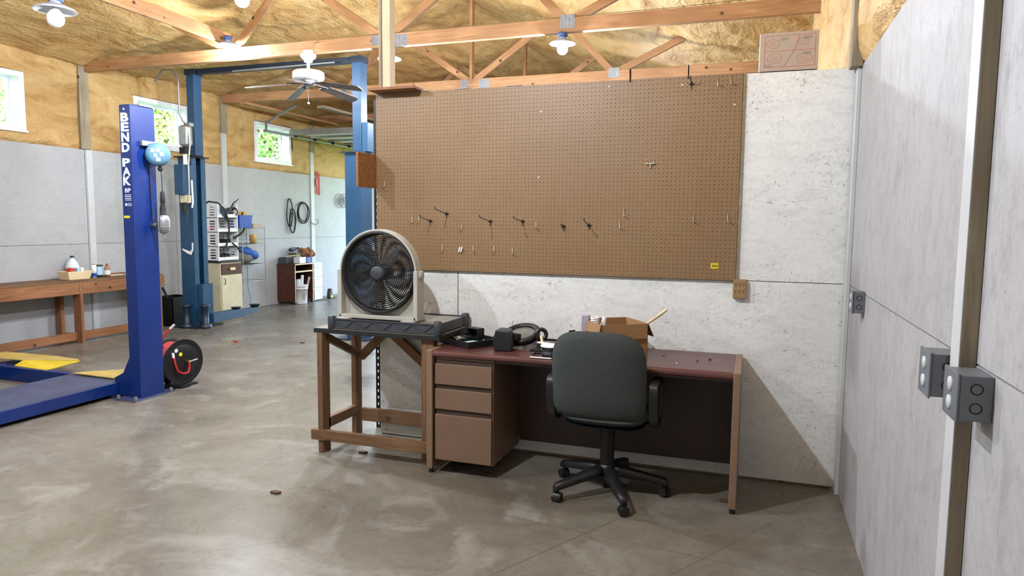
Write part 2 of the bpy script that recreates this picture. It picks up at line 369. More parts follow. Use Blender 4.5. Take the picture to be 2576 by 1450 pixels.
def tag(o, label=None, cat=None, group=None, kind=None):
    if label: o['label'] = label
    if cat: o['category'] = cat
    if group: o['group'] = group
    if kind: o['kind'] = kind
    return o
def thing(name, label, cat, loc=(0, 0, 0), rz=0., group=None, kind=None):
    o = bpy.data.objects.new(name, None); C.objects.link(o); o.location = loc; o.rotation_euler = (0, 0, rz); o.empty_display_size = .1
    return tag(o, label, cat, group, kind)
def lum(name, p0, p1, w, h, m, parent, roll=0., bev=.003):
    """a piece of lumber: box along its own X axis, so the grain follows it; w across, h up"""
    p0, p1 = Vector(p0), Vector(p1); d = p1-p0; Ln = d.length
    b = MB().box(-Ln/2, Ln/2, -w/2, w/2, -h/2, h/2); o = b.build(name, m, None, bev, 1)
    off = Vector((0, 0, 0)); q = parent
    while q is not None: off += q.location; q = q.parent
    x = d.normalized(); up = Vector((0, 0, 1)) if abs(x.z) < .99 else Vector((0, 1, 0))
    y = up.cross(x).normalized(); z = x.cross(y)
    mt = Matrix((x, y, z)).transposed().to_4x4() @ Matrix.Rotation(roll, 4, 'X'); mt.translation = (p0+p1)/2-off
    o.parent = parent; o.matrix_local = mt; return o
def text_mesh(txt, size, depth=.001, bold=.0):
    cu = bpy.data.curves.new('lettering', 'FONT'); cu.body = txt; cu.size = size; cu.extrude = depth; cu.offset = bold; cu.align_x = 'CENTER'; cu.resolution_u = 3
    ob = bpy.data.objects.new('lettering', cu); C.objects.link(ob)
    me = bpy.data.meshes.new_from_object(ob.evaluated_get(bpy.context.evaluated_depsgraph_get()))
    bpy.data.objects.remove(ob); return me
def copy_tree(o, parent=None):
    c = o.copy(); C.objects.link(c); c.parent = parent
    for ch in o.children: copy_tree(ch, c)
    return c
# value noise on arrays, for the sprayed foam relief
_rng = np.random.RandomState(5); _T = _rng.rand(512, 512)
def vnoise(x, y):
    xi = np.floor(x).astype(int); yi = np.floor(y).astype(int); fx = x-xi; fy = y-yi
    fx = fx*fx*(3-2*fx); fy = fy*fy*(3-2*fy); g = lambda a, b: _T[a % 512, b % 512]
    return (g(xi, yi)*(1-fx)+g(xi+1, yi)*fx)*(1-fy)+(g(xi, yi+1)*(1-fx)+g(xi+1, yi+1)*fx)*fy
def fbm(x, y, o=4):
    s = 0; a = .5
    for k in range(o): s = s+a*vnoise(x*2**k+17*k, y*2**k+31*k); a *= .5
    return s
def foam_relief(u, v, amp=.05):
    """u across, v along the building"""
    wx = fbm(u*.9+3, v*.9+9, 3)*2.2; wy = fbm(u*.9+40, v*.9+70, 3)*2.2
    big = fbm(u*.8, v*.55, 3)-.47
    rid = 1-np.abs(2*fbm(u*1.5+wx*1.1+v*.7, v*.8+wy*.9-u*.35, 3)-.94)*2.2
    fine = fbm(u*7+wx*3, v*7+wy*3, 3)-.45
    return amp*(1.5*big+.75*rid+.55*fine)
def foam_sheet(name, U, Vv, fn, keep, parent, amp=.05, seed=0.):
    """U, Vv 1-D grids; fn(u, v, h) -> xyz arrays; keep(u, v) cell mask"""
    uu, vv = np.meshgrid(U, Vv, indexing='ij'); h = foam_relief(uu+seed, vv+seed*1.7, amp)
    x, y, z = fn(uu, vv, h); pts = np.stack([x, y, z], -1).reshape(-1, 3)
    nu, nv = len(U), len(Vv); i, j = np.meshgrid(np.arange(nu-1), np.arange(nv-1), indexing='ij')
    kp = keep((uu[:-1, :-1]+uu[1:, 1:])/2, (vv[:-1, :-1]+vv[1:, 1:])/2); i = i[kp]; j = j[kp]
    q = np.stack([i*nv+j, (i+1)*nv+j, (i+1)*nv+j+1, i*nv+j+1], -1)
    me = bpy.data.meshes.new(name); me.from_pydata(pts.tolist(), [], q.tolist()); me.polygons.foreach_set('use_smooth', [True]*len(me.polygons))
    me.materials.append(M['foam']); o = bpy.data.objects.new(name, me); C.objects.link(o)
    if parent is not None: o.parent = parent
    return o
# ------------------------------------------------------------------ the building shell
XL, YF, YB, ZT, ZC = -8.865, 9.95, -7.6, 2.44, 3.455      # left wall, far wall, back wall, panel top, underside of trusses
XM = -4.42
def roofz(x): return 3.60+.25*(4.445-abs(x-XM))
st = lambda o: tag(o, kind='structure')
fl = st(MB().box(XL-.15, .15, YB-.15, YF+.15, -.12, 0).build('floor', 'concrete'))
wl = st(thing('wall_left', None, None)); wr = st(thing('wall_right', None, None)); wp = st(thing('wall_partition', None, None))
wf = st(thing('wall_far', None, None)); wb = st(thing('wall_back', None, None)); ce = st(thing('ceiling', None, None))
POSTS = [-7.3, -4.87, -2.42, .03, 2.50, 5.05, 7.48, 9.9]
# left wall: two rows of painted sheets between posts, posts, foam above with window openings
WIN = [(.73, 1.70), (3.30, 4.28), (5.82, 6.80), (-4.2, -3.25), (-1.75, -.8)]; WZ0, WZ1 = 2.62, 3.27
for a, b in zip(POSTS[:-1], POSTS[1:]):
    for z0, z1 in ((.0, 1.2197), (1.2202, 2.456)):
        MB().box(XL-.012, XL, a+.004, b-.004, z0+.004, z1).build('osb_panel', 'osb_left', wl)
MB().box(XL-.03, XL-.013, YB, YF, 0, 2.456).build('backing', 'dark_slot', wl)
MB().holes([YB]+sorted(sum([[a, b] for a, b in WIN], []))+[YF], [2.40, WZ0, WZ1, 3.9], {(1+2*i, 1) for i in range(len(WIN))}, -.10, lambda u, v, w: (XL-.075+w, u, v)).build('sheathing', 'pine_grey', wl)
for k, y in enumerate(POSTS):
    if k in (0, 7): continue
    zs = {4: 2.46, 5: 2.98, 6: 2.9}.get(k, 2.46)
    if zs > 2.46: MB().box(XL-.02, XL+.022, y-.055, y+.055, 0.0, zs).build('batten', 'paint_white', wl, .003, 1)
    else: MB().box(XL-.02, XL+.006, y+.02, y+.11, 0.0, zs).build('batten', 'paint_white', wl, .003, 1)
    p = lum('post', (XL-.02, y+.01, zs), (XL-.02, y+.01, 3.62), .14, .10, 'pine_grey', wl, PI/2)
def keepw(u, v):
    k = np.ones(u.shape, bool)
    for a, b in WIN: k &= ~((u > a-.03) & (u < b+.03) & (v > WZ0-.03) & (v < WZ1+.03))
    return k
Ug = np.arange(YB, YF+.03, .045); Zg = np.linspace(2.452, 3.68, 30)
def edge_ease(v): return np.clip((v-2.45)/.05, 0, 1)
foam_sheet('foam_layer', Ug, Zg, lambda u, v, h: (XL-.028+(h*.7+.03)*edge_ease(v)*(1-.6*sum(np.exp(-((u-p)/.09)**2) for p in POSTS)), u, v), keepw, wl, .05, 3.)
# right wall
for a, b in ((-7.3, -4.87), (-4.84, -2.444), (-2.40, -.012), (.03, 2.50), (2.5, 5.05), (5.05, 7.48), (7.48, 9.9)):
    for z0, z1 in ((.0, 1.219), (1.2205, 2.43)):
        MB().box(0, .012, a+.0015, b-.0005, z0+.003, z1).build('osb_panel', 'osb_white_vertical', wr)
MB().box(.013, .05, YB, YF, 0, 3.7).build('backing', 'dark_slot', wr)
for y0, y1 in ((-4.90, -4.83), (-2.444, -2.37)):
    bt = MB().box(-.036, 0, y0, y1, 0, 3.62).build('batten', 'pine_grey_upright', wr, .002, 1)
    MB().box(-.039, -.0355, y0+.001, y1+.002, 0, 2.6).build('painted_face', 'paint_white', bt, .001, 1)
MB().box(-.022, 0, -.10, -.02, 0, 2.42).build('batten', 'paint_white', wr, .003, 1)
MB().box(-.06, 0, -.13, -.03, 2.42, 3.62).build('post', 'pine_grey_upright', wr, .003, 1)
foam_sheet('foam_layer', Ug, np.linspace(2.432, 3.68, 30), lambda u, v, h: (.012-(h*.9+.03)*np.clip((v-2.43)/.06, 0, 1), u, v), lambda u, v: np.ones(u.shape, bool), wr, .05, 11.)
# partition: studs core plus sheets, a gap to the corner batten
MB().box(-3.05, -.03, .013, .089, 0, 2.435).build('stud_core', 'pine_grey', wp)
for x0, x1 in ((-3.056, -2.4425), (-2.4375, -.018)):
    for z0, z1 in ((.012, 1.2175), (1.2215, 2.44)):
        MB().box(x0, x1, 0, .012, z0, z1).build('osb_panel', 'osb_white', wp, .002, 1)
        MB().box(x0, x1, .09, .102, z0, z1).build('osb_panel', 'osb_white', wp, .002, 1)
# far gable wall with the open overhead door, and the back wall
DX0, DX1, DZ = -8.62, -4.95, 3.0
MB().box(XL-.1, DX0, YF, YF+.1, 0, 3.7).build('osb_panel', 'osb_white', wf); MB().box(DX1, .05, YF, YF+.1, 0, 3.7).build('osb_panel', 'osb_white', wf)
MB().prism([(XL-.1, 3.7), (.05, 3.7), (XM, 4.95)], 'Y', YF, YF+.1).build('gable', 'foam', wf); MB().box(DX0, DX1, YF, YF+.1, DZ, 3.7).build('header', 'foam', wf)
MB().box(XL-.1, .05, YB-.1, YB, 0, 3.7).build('osb_panel', 'osb_white', wb); MB().prism([(XL-.1, 3.7), (.05, 3.7), (XM, 4.95)], 'Y', YB-.1, YB).build('gable', 'foam', wb)
# roof: sprayed foam on two slopes, roof deck above it
for sgn, nm in ((-1, 0.), (1, 23.)):
    Us = np.arange(0, 4.46, .045)
    def fn(u, v, h, sgn=sgn):
        sag = .05*np.abs(np.sin((v-.03)/2.45*PI))
        h = h*np.clip(u/.5, 0, 1)
        return (XM+sgn*u, v, roofz(XM+u)-h*1.25-.03+sag*0.6)
    foam_sheet('foam_layer', Us, Ug, fn, lambda u, v: np.ones(u.shape, bool), ce, .062, nm)
    MB().prism([(XM, 4.95), (XM+sgn*4.7, 3.76), (XM+sgn*4.7, 3.86), (XM, 5.05)], 'Y', YB-.2, YF+.3).build('roof_deck', 'galvanised', ce)
# windows
for n, (a, b) in enumerate(WIN):
    wn = st(thing('window_%d' % (n+1), None, None, (XL, (a+b)/2, WZ0)))
    o, x0, x1 = .045, XL-.19, XL+.03
    fr = MB()
    fr.holes([a-.02, a+o, b-o, b+.02], [WZ0-.02, WZ0+o, WZ1-o, WZ1+.02], {(1, 1)}, x1-x0, lambda u, v, w: (x0+w, u, v)); fr.build('window_frame', 'paint_white_gloss', wn, .004, 1)
    for k, (p, q, xx) in enumerate(((a+o, b-o, x0+.02),)):
        sh = MB(); sh.holes([p, p+.03, q-.03, q], [WZ0+o, WZ0+o+.03, WZ1-o-.03, WZ1-o], {(1, 1)}, .028, lambda u, v, w: (xx+w, u, v)); sho = sh.build('sash', 'paint_white_gloss', wn, .002, 1)
        MB().box(xx+.012, xx+.016, p+.03, q-.03, WZ0+o+.03, WZ1-o-.03).build('pane', 'glass', sho)
    MB().box(XL+.0, XL+.05, a-.03, b+.03, WZ0-.045, WZ0-.02).build('window_sill', 'paint_white_gloss', wn, .003, 1)
# ground outside and trees beyond the windows
gd = st(MB().box(-40, 20, -25, 45, -.6, -.14).build('ground', 'grass'))
def tree(label, x, y, h, cr, mt, seed):
    rd = np.random.RandomState(seed); t = thing('tree', label, 'tree', (x, y, -.14), 0, 'trees outside the windows')
    MB().cyl((x, y, -.14), (x+.1, y, h*.62), .16, .07, 10).build('trunk', 'bark', t)
    for k in range(7):
        an = 2*PI*k/7+seed; z = h*(.35+.05*k); MB().cyl((x+.05, y, z), (x+math.cos(an)*cr*.8, y+math.sin(an)*cr*.8, z+h*.16), .05, .02, 6).build('branch', 'bark', t)
    n = 11000; d = rd.normal(size=(n, 3)); d /= np.linalg.norm(d, axis=1)[:, None]; r = rd.rand(n)**.45
    c = d*r[:, None]*np.array([cr, cr*1.25, h*.34])+np.array([x, y, h*.58])
    a = rd.normal(size=(n, 3)); a /= np.linalg.norm(a, axis=1)[:, None]; b = np.cross(a, rd.normal(size=(n, 3))); b /= np.linalg.norm(b, axis=1)[:, None]
    s = (.04+.05*rd.rand(n))[:, None]; pts = np.stack([c-a*s, c+b*s*.55, c+a*s, c-b*s*.55], 1).reshape(-1, 3)-np.array([x, y, -.14])
    me = bpy.data.meshes.new('foliage'); me.from_pydata(pts.tolist(), [], [(4*i, 4*i+1, 4*i+2, 4*i+3) for i in range(n)]); me.materials.append(M[mt])
    o = bpy.data.objects.new('foliage', me); C.objects.link(o); o.parent = t; o['kind'] = 'stuff'
tree('leafy green tree seen through the window nearest the work bench', -13.3, 4.2, 6.6, 1.55, 'leaf', 1)
tree('bright green tree seen through the window behind the lettered lift post', -13.3, 8.15, 7.0, 1.55, 'leaf', 2)
tree('dense green tree seen through the window between the two white posts', -13.3, 12.1, 7.2, 1.55, 'leaf_dark', 3)
tree('green tree further off behind the first tree outside the windows', -19.0, 9.6, 9.6, 2.6, 'leaf_dark', 4)
tree('tall green tree far behind the window between the two white posts', -19.0, 17.2, 10.4, 2.7, 'leaf', 5)
# ------------------------------------------------------------------ roof trusses
def truss(label, y, detail=True):
    t = thing('roof_truss', label, 'roof truss', (XM, y, ZC), 0, 'roof trusses')
    zc = ZC+.07; w = .042
    lum('bottom_chord', (XL+.02, y, zc), (-.0, y, zc), .066, .14, 'pine', t)
    for s in (-1, 1):
        lum('top_chord', (XM+s*4.42, y, roofz(XM+4.42)+.07), (XM, y, roofz(XM)+.07), w, .14, 'pine', t)
    zt = lambda x: roofz(x)-.02
    webs = [((XM, zc), (XM, zt(XM)))]
    for s in (-1, 1):
        webs += [((XM+s*.05, zc+.05), (XM+s*1.25, zt(XM+1.25))), ((XM+s*2.03, zc+.05), (XM+s*1.28, zt(XM+1.28))), ((XM+s*2.10, zc+.05), (XM+s*2.95, zt(XM+2.95)))]
    for (x0, z0), (x1, z1) in webs: lum('web', (x0, y+.002, z0), (x1, y+.002, z1), w, .088, 'pine', t)
    # pressed tooth plates: ribbed so that the punched rows show
    for x, ww, hh, dz in ((XM-.10, .12, .11, .01), (XM+.20, .15, .13, -.01), (XM+2.06, .15, .13, .035), (XM-2.06, .15, .13, .035)):
        g = MB(); n = 8
        for k in range(n):
            xa = x-ww/2+ww*k/n; xb = xa+ww/n; d = .0012 if k % 2 else .004
            g.box(xa, xb, y-.033-d, y-.032, zc+dz-hh/2, zc+dz+hh/2)
        g.build('gusset_plate', 'galvanised', t)
    return t
for lb, y in (('long timber roof truss whose bottom beam crosses above the pegboard', 2.56), ('second timber roof truss, behind the ceiling fan', 5.03),
              ('far timber roof truss close to the open overhead door', 7.48), ('timber roof truss directly above the lettered lift post', .07), ('timber roof truss over the open floor before the desk', -2.42), ('timber roof truss at the near end of the shop', -4.88)):
    truss(lb, y)
b = thing('ceiling_brace', 'timber brace running from the front truss to the first hanging lamp', 'brace', (-6.46, 1.3, 3.6)); lum('board', (-6.40, .11, 3.668), (-6.44, 2.52, 3.668), .04, .14, 'pine', b)
b = thing('ceiling_brace', 'timber brace under the second truss reaching the far truss', 'brace', (-8.3, 6.2, 3.4)); lum('board', (-8.35, 4.95, 3.43), (-8.35, 7.55, 3.43), .14, .04, 'pine', b)
b = thing('ceiling_brace', 'grey weathered board slanting below the far truss', 'brace', (-7.3, 6.8, 3.4)); lum('board', (-7.35, 5.6, 3.43), (-7.2, 8.4, 3.40), .14, .04, 'pine_grey', b)
o = MB().tube([(-5.35, 2.50, 3.46), (-5.34, 2.49, 3.52), (-5.25, 2.51, 3.59), (-5.1, 2.53, 3.607), (-4.8, 2.53, 3.603), (-4.5, 2.52, 3.60), (-4.1, 2.53, 3.604), (-3.2, 2.53, 3.602), (-2.3, 2.53, 3.606), (-1.3, 2.53, 3.603), (-.6, 2.53, 3.62), (-.1, 2.52, 3.57)], .0035, 6).build('electrical_cable', 'cable_yellow')
tag(o, 'thin pale cable running along the top of the long truss beam', 'cable')
# post standing on the end of the partition, and the short shelf board
t = thing('timber_post', 'pale split timber post rising from the end of the pegboard wall', 'post', (-3.01, .05, 2.44))
MB().box(-3.052, -3.030, .01, .10, 2.443, 4.0).build('post_edge', 'pine_grey_upright', t, .003, 1); MB().box(-3.028, -2.965, .015, .09, 2.443, 4.0).build('post_face', 'fresh_wood_upright', t, .003, 1)
o = MB().box(-3.058, -2.70, -.14, .005, 2.444, 2.462).build('shelf_board', 'bench_wood', None, .002, 1); tag(o, 'dark brown board lying on the pegboard top beside the post', 'board')
for x, lb in ((-2.70, 'first pale offcut lying on the partition top, nearest the dark brown board'), (-2.42, 'middle pale offcut lying on the partition top edge'), (-2.05, 'pale offcut on the partition top furthest from the dark brown board')):
    o = MB().prism([(x-.04, -.028), (x+.05, -.030), (x+.075, .0), (x+.04, .05), (x-.06, .04)], 'Z', 2.442, 2.449).build('wood_offcut', 'cardboard_pale', None, .002, 1); tag(o, lb, 'wood offcut', 'offcuts on the partition top')
# ------------------------------------------------------------------ hanging lamps
def lamp(label, x, y, z, lit=True, sc=1.08, pw=1.):
    """z = top of the fixture"""
    t = thing('hanging_lamp', label, 'lamp', (x, y, z), 0, 'bulb lamps under the trusses')
    def LP(pr): return [(r*sc, h*sc) for r, h in pr]
    MB().lathe(LP([(.001, 0), (.045, 0), (.047, -.035), (.035, -.042)]), (x, y, z)).build('socket', 'socket_blue', t)
    MB().lathe(LP([(.030, -.040), (.034, -.055), (.060, -.064), (.105, -.084), (.121, -.096), (.1205, -.100)]), (x, y, z), n=32).build('shade', 'shade_outer', t)
    MB().lathe(LP([(.119, -.1005), (.104, -.089), (.060, -.069), (.018, -.066)]), (x, y, z), n=32).build('reflector', 'paint_white_gloss', t)
    MB().lathe(LP([(.017, -.066), (.018, -.085), (.030, -.10), (.046, -.125), (.050, -.148), (.043, -.175), (.025, -.192), (.001, -.197)]), (x, y, z), n=20).build('bulb', 'bulb_lit' if lit else 'bulb_off', t)
    if lit:
        ld = bpy.data.lights.new('bulb_light', 'POINT'); ld.energy = BULB_W*pw; ld.color = BULB_COL; ld.shadow_soft_size = .035
        lo = bpy.data.objects.new('bulb_light', ld); C.objects.link(lo); lo.parent = t; lo.location = (0, 0, -.245*sc)
    return t
lamp('lit hanging lamp above the pegboard under the long truss beam', -2.405, 2.52, ZC-.005, pw=.85)
lamp('lit hanging lamp at the end of the timber brace, nearest the tall lift frame', -6.36, 2.34, 3.672, pw=.55)
lamp('lit hanging lamp half hidden behind the timber post', -4.40, 2.6, ZC-.005, pw=1.15)
lamp('unlit lamp above the work bench with a clear bulb', -6.13, .03, 3.42, False, 1.35)
lamp('lit lamp at the top edge above the lettered lift post', -4.22, .03, 3.36, pw=1.5)
lamp('lit lamp under the near truss above the open floor', -4.40, -2.42, ZC-.005, pw=.9)
lamp('lit lamp under the near truss in front of the desk', -2.35, -2.42, ZC-.005, pw=1.45)
lamp('lit lamp under the near truss on the bench side', -6.46, -2.42, ZC-.005, pw=.5)
lamp('lit lamp under the second truss behind the pegboard', -4.40, 5.03, ZC-.005, pw=.7)
lamp('lit lamp under the second truss above the far side of the partition', -2.40, 5.03, ZC-.005, pw=.4)
lamp('lit lamp under the far truss behind the partition', -2.40, 7.48, ZC-.005, pw=.35)
# ------------------------------------------------------------------ ceiling fan
fx, fy, fz = -5.33, 2.42, 3.455
t = thing('ceiling_fan', 'white ceiling fan with five dark blades and a pull chain', 'ceiling fan', (fx, fy, fz))
MB().lathe([(.001, 0), (.055, 0), (.055, -.035), (.085, -.04), (.088, -.062), (.07, -.085), (.05, -.10), (.045, -.125), (.015, -.13)], (fx, fy, fz)).build('canopy', 'paint_white_gloss', t)
MB().cyl((fx, fy, fz-.12), (fx, fy, fz-.235), .016).build('downrod', 'paint_white_gloss', t)
MB().lathe([(.02, -.20), (.055, -.215), (.15, -.225), (.172, -.24), (.175, -.30), (.165, -.315), (.10, -.325), (.06, -.33), (.001, -.33)], (fx, fy, fz), n=40).build('motor_housing', 'paint_white_gloss', t)
MB().lathe([(.07, -.33), (.07, -.372), (.05, -.385), (.001, -.387)], (fx, fy, fz)).build('switch_cup', 'grey_steel', t)
for k in range(5):
    an = R(0+72*k); ca, sa = math.cos(an), math.sin(an); mt = Matrix.Translation((fx, fy, fz-.345)) @ Matrix.Rotation(an, 4, 'Z')
    ir = MB().prism([(.06, -.012), (.15, -.022), (.24, -.045), (.24, .045), (.15, .022), (.06, .012)], 'Z', -.006, .0); ir.move(mt @ Matrix.Rotation(R(8), 4, 'Y')); io = ir.build('blade_iron', 'black_steel', t)
    bl = MB(); out = [(.19, -.055), (.21, -.062), (.62, -.072), (.67, -.060), (.685, -.03), (.685, .03), (.67, .060), (.62, .072), (.21, .062), (.19, .055)]
    bl.prism(out, 'Z', -.004, .004); bl.move(mt @ Matrix.Rotation(R(9), 4, 'Y') @ Matrix.Rotation(R(-15), 4, 'X') @ Matrix.Translation((0, 0, .0))); bl.build('blade', 'fan_blade', t)
MB().cyl((fx+.03, fy-.05, fz-.38), (fx+.03, fy-.05, fz-.575), .0022, n=5).build('pull_chain', 'grey_steel', t); MB().ball((fx+.03, fy-.05, fz-.585), .014, n=10, m=6).build('pull_knob', 'white_plastic', t)
# ------------------------------------------------------------------ overhead door, its tracks and hanger
d = thing('door_1', None, None, (-6.8, 8.0, 3.1), kind='structure')
ys = [6.45+.56*k for k in range(7)]
for a, b_ in zip(ys[:-1], ys[1:]):
    p = MB().box(DX0+.08, DX1-.05, a+.005, b_-.005, 3.15, 3.19).build('door_panel', 'white_plastic', d, .004, 1)
    MB().box(DX0+.08, DX1-.05, a+.0, a+.05, 3.115, 3.15).build('stile', 'grey_steel', p)
    for x in (-7.4, -6.2): MB().box(x-.02, x+.02, a+.05, b_-.0, 3.13, 3.15).build('strut', 'grey_steel', p)
MB().box(DX0+.06, DX1, 6.40, 6.46, 3.10, 3.20).build('bottom_bar', 'grey_steel', d)
for x, lb in ((DX0+.02, 'galvanised door track along the windowed wall'), (DX1+.03, 'galvanised door track on the partition side')):
    t = thing('door_track', lb, 'door track', (x, 7.8, 3.08), 0, 'overhead door tracks')
    MB().tube([(x, 5.75, 3.10), (x, 9.4, 3.10), (x, 9.65, 3.05), (x, 9.82, 2.85), (x, 9.86, 2.6), (x, 9.86, .05)], .028, 4).build('rail', 'galvanised', t)
    for y in (6.6, 7.2, 7.8, 8.4, 9.0): MB().cyl((x-.03, y, 3.11), (x+.05, y, 3.11), .03, n=10).build('roller', 'black_steel', t)
t = thing('track_hanger', 'grey angle iron hanger holding up the end of the door track', 'hanger', (-8.55, 5.75, 3.1))
MB().beam((-8.55, 5.75, 3.235), (-7.9, 5.70, 3.50), .035, .035).build('angle_arm', 'grey_steel', t); MB().box(-8.57, -8.54, 5.735, 5.765, 3.08, 3.25).build('drop_strap', 'grey_steel', t)
# ------------------------------------------------------------------ pegboard with real holes, its trim, hooks
PX0, PX1, PZ0, PZ1, PY = -3.057, -.619, 1.221, 2.4405, -.025
def peg_panel():
    nx, nz = 96, 48; sx = (PX1-PX0)/nx; sz = (PZ1-PZ0)/nz; r = .0027; k8 = [R(22.5+45*k) for k in range(8)]
    vs = []; fs = []; gi = lambda i, j: j*(nx+1)+i
    for j in range(nz+1):
        for i in range(nx+1): vs.append((PX0+i*sx, PY, PZ0+j*sz))
    for j in range(nz):
        for i in range(nx):
            cx, cz = PX0+(i+.5)*sx, PZ0+(j+.5)*sz; n0 = len(vs)
            for d in (0., .006):
                for a in k8: vs.append((cx+r*math.cos(a), PY+d, cz+r*math.sin(a)))
            c = (gi(i+1, j+1), gi(i, j+1), gi(i, j), gi(i+1, j))   # corners at 45,135,225,315 deg
            for q in range(4):
                a = n0+2*q; b2 = n0+(2*q+1) % 8; c2 = n0+(2*q+2) % 8
                fs.append((c[q], a, b2)); fs.append((c[q], b2, c2, c[(q+1) % 4]))
            for q in range(8): fs.append((n0+q, n0+8+q, n0+8+(q+1) % 8, n0+(q+1) % 8))
    me = bpy.data.meshes.new('panel'); me.from_pydata(vs, [], fs); me.materials.append(M['hardboard']); return me
pb = thing('pegboard', 'large brown perforated pegboard on the partition wall', 'pegboard', ((PX0+PX1)/2, -.012, PZ0))
o = bpy.data.objects.new('panel', peg_panel()); C.objects.link(o); o.parent = pb; o.location = -pb.location; o['kind'] = 'stuff'; del o['kind']
bk = MB()
bk.box(PX0, PX0+.04, -.0185, -.001, PZ0, PZ1).build('furring_strip', 'pine_grey', pb)
MB().box(PX1-.04, PX1+.012, -.0185, -.001, PZ0, PZ1).build('furring_strip', 'pine_grey', pb, .001, 1)
MB().box(PX0+.04, PX1-.04, -.0185, -.001, PZ0, PZ0+.04).build('furring_strip', 'pine_grey', pb); MB().box(PX0+.04, PX1-.04, -.0185, -.001, PZ1-.04, PZ1).build('furring_strip', 'pine_grey', pb)
MB().box(PX0+.04, PX1-.04, -.004, -.001, PZ0+.04, PZ1-.04).build('backing', 'dark_slot', pb)  # dark colour stands in for the shade in the enclosed gap behind the holes
sk_ = MB().box(-.762, -.718, PY-.0012, PY, 1.290, 1.322).build('sticker', 'sticker_yellow', pb); pr_ = MB()
for k in range(7): pr_.box(-.755+.0052*k, -.752+.0052*k, PY-.0016, PY-.0012, 1.298, 1.314)
pr_.build('print', 'dark_slot', sk_)
for x, z in ((-1.41, 2.405), (-.965, 2.39), (-.66, 2.26), (-1.86, 1.85), (-1.85, 2.27)): MB().lathe([(.001, -.003), (.005, -.002), (.006, 0)], (x, PY, z), (0, 1, 0), n=8).build('screw_head', 'white_plastic', pb)
# hooks: (x, z) on the board
def long_hook(x, z, ln, label, rise=.05):
    t = thing('peg_hook', label, 'hook', (x, PY, z), 0, 'hooks on the pegboard')
    MB().tube([(x, PY+.004, z+.013), (x, PY-.004, z+.013), (x, PY-.004, z-.03)], .0024, 6).build('back_wire', 'black_steel', t)
    MB().box(x-.013, x+.013, PY-.007, PY-.002, z-.006, z+.004).build('crossbar', 'black_steel', t)
    MB().tube([(x, PY-.003, z), (x, PY-ln*.3, z+rise*.25), (x, PY-ln*.85, z+rise*.75), (x, PY-ln*.97, z+rise*.95), (x, PY-ln, z+rise*1.45)], .0028, 6).build('arm', 'black_steel', t)
def l_hook(x, z, label, side=-1, h=.045):
    t = thing('peg_hook', label, 'hook', (x, PY, z), 0, 'hooks on the pegboard')
    MB().tube([(x, PY+.004, z+h), (x, PY-.004, z+h-.002), (x, PY-.005, z+.006), (x+.002*side, PY-.006, z), (x+.01*side, PY-.012, z-.002)], .0026, 6).build('back_wire', 'zinc', t)
    MB().tube([(x+.008*side, PY-.010, z-.002), (x+.012*side, PY-.03, z-.001), (x+.012*side, PY-.036, z+.006)], .0026, 6).build('arm', 'zinc', t)
for (x, z, ln, rs, lb) in ((-2.637, 1.562, .12, .045, 'long black peg hook nearest the fan top'), (-2.514, 1.612, .14, .05, 'long black peg hook set highest in the lower row'),
        (-2.193, 1.563, .15, .045, 'long black peg hook third along the lower row'), (-1.966, 1.565, .14, .035, 'long black peg hook fourth along the lower row'),
        (-1.687, 1.534, .05, .02, 'short black twisted peg hook in the lower row'), (-1.519, 1.543, .11, .05, 'last long black peg hook of the lower row, towards the corner'),
        (-.911, 2.392, .06, .04, 'single black peg hook near the top corner of the pegboard')): long_hook(x, z, ln*1.35, lb, rs*.6)
for x, z, sd, lb in ((-2.775, 1.55, -1, 'zinc peg hook first above the fan in the lower row'), (-2.725, 1.553, -1, 'zinc peg hook just beside the first one above the fan'), (-2.40, 1.505, -1, 'zinc peg hook low between two long black hooks'),
        (-2.545, 1.355, -1, 'zinc peg hook leftmost of the bottom row'), (-2.315, 1.352, 1, 'zinc peg hook third of the bottom row'), (-2.165, 1.355, -1, 'zinc peg hook fourth of the bottom row'), (-2.035, 1.345, 1, 'zinc peg hook last of the bottom row'),
        (-1.872, 1.52, 1, 'zinc peg hook right after the fourth long hook'), (-2.99, 1.80, -1, 'zinc peg hook in the shadow of the chipboard flap'), (-1.298, 1.605, 1, 'zinc peg hook standing highest over the cardboard box'), (-1.322, 1.528, 1, 'zinc peg hook lower of the pair over the cardboard box'),
        (-.875, 1.57, 1, 'zinc peg hook above the yellow sticker'), (-.675, 1.575, 1, 'zinc peg hook close to the pegboard edge above the sticker'), (-.76, 2.375, 1, 'zinc peg hook near the pegboard top corner, inner of two'), (-.685, 2.38, 1, 'zinc peg hook near the pegboard top corner, outer of two')): l_hook(x, z, lb, sd)
t = thing('peg_hook', 'pale clustered pair of peg clips in the bottom row', 'hook', (-2.40, PY, 1.36), 0, 'hooks on the pegboard')
for dx in (-.006, .010): MB().tube([(-2.41+dx, PY+.003, 1.372), (-2.405+dx, PY-.012, 1.385), (-2.412+dx, PY-.014, 1.352)], .005, 6).build('clip', 'white_plastic', t)
t = thing('peg_hook', 'cross-shaped tool holder hook alone at mid height', 'hook', (-1.147, PY, 1.918), 0, 'hooks on the pegboard')
MB().box(-1.17, -1.115, PY-.016, PY-.010, 1.922, 1.930).build('crossbar', 'zinc', t); MB().tube([(-1.147, PY, 1.94), (-1.142, PY-.012, 1.925), (-1.14, PY-.012, 1.90)], .003).build('back_wire', 'zinc', t); MB().tube([(-1.15, PY-.01, 1.926), (-1.155, PY-.04, 1.945)], .003).build('arm', 'zinc', t)
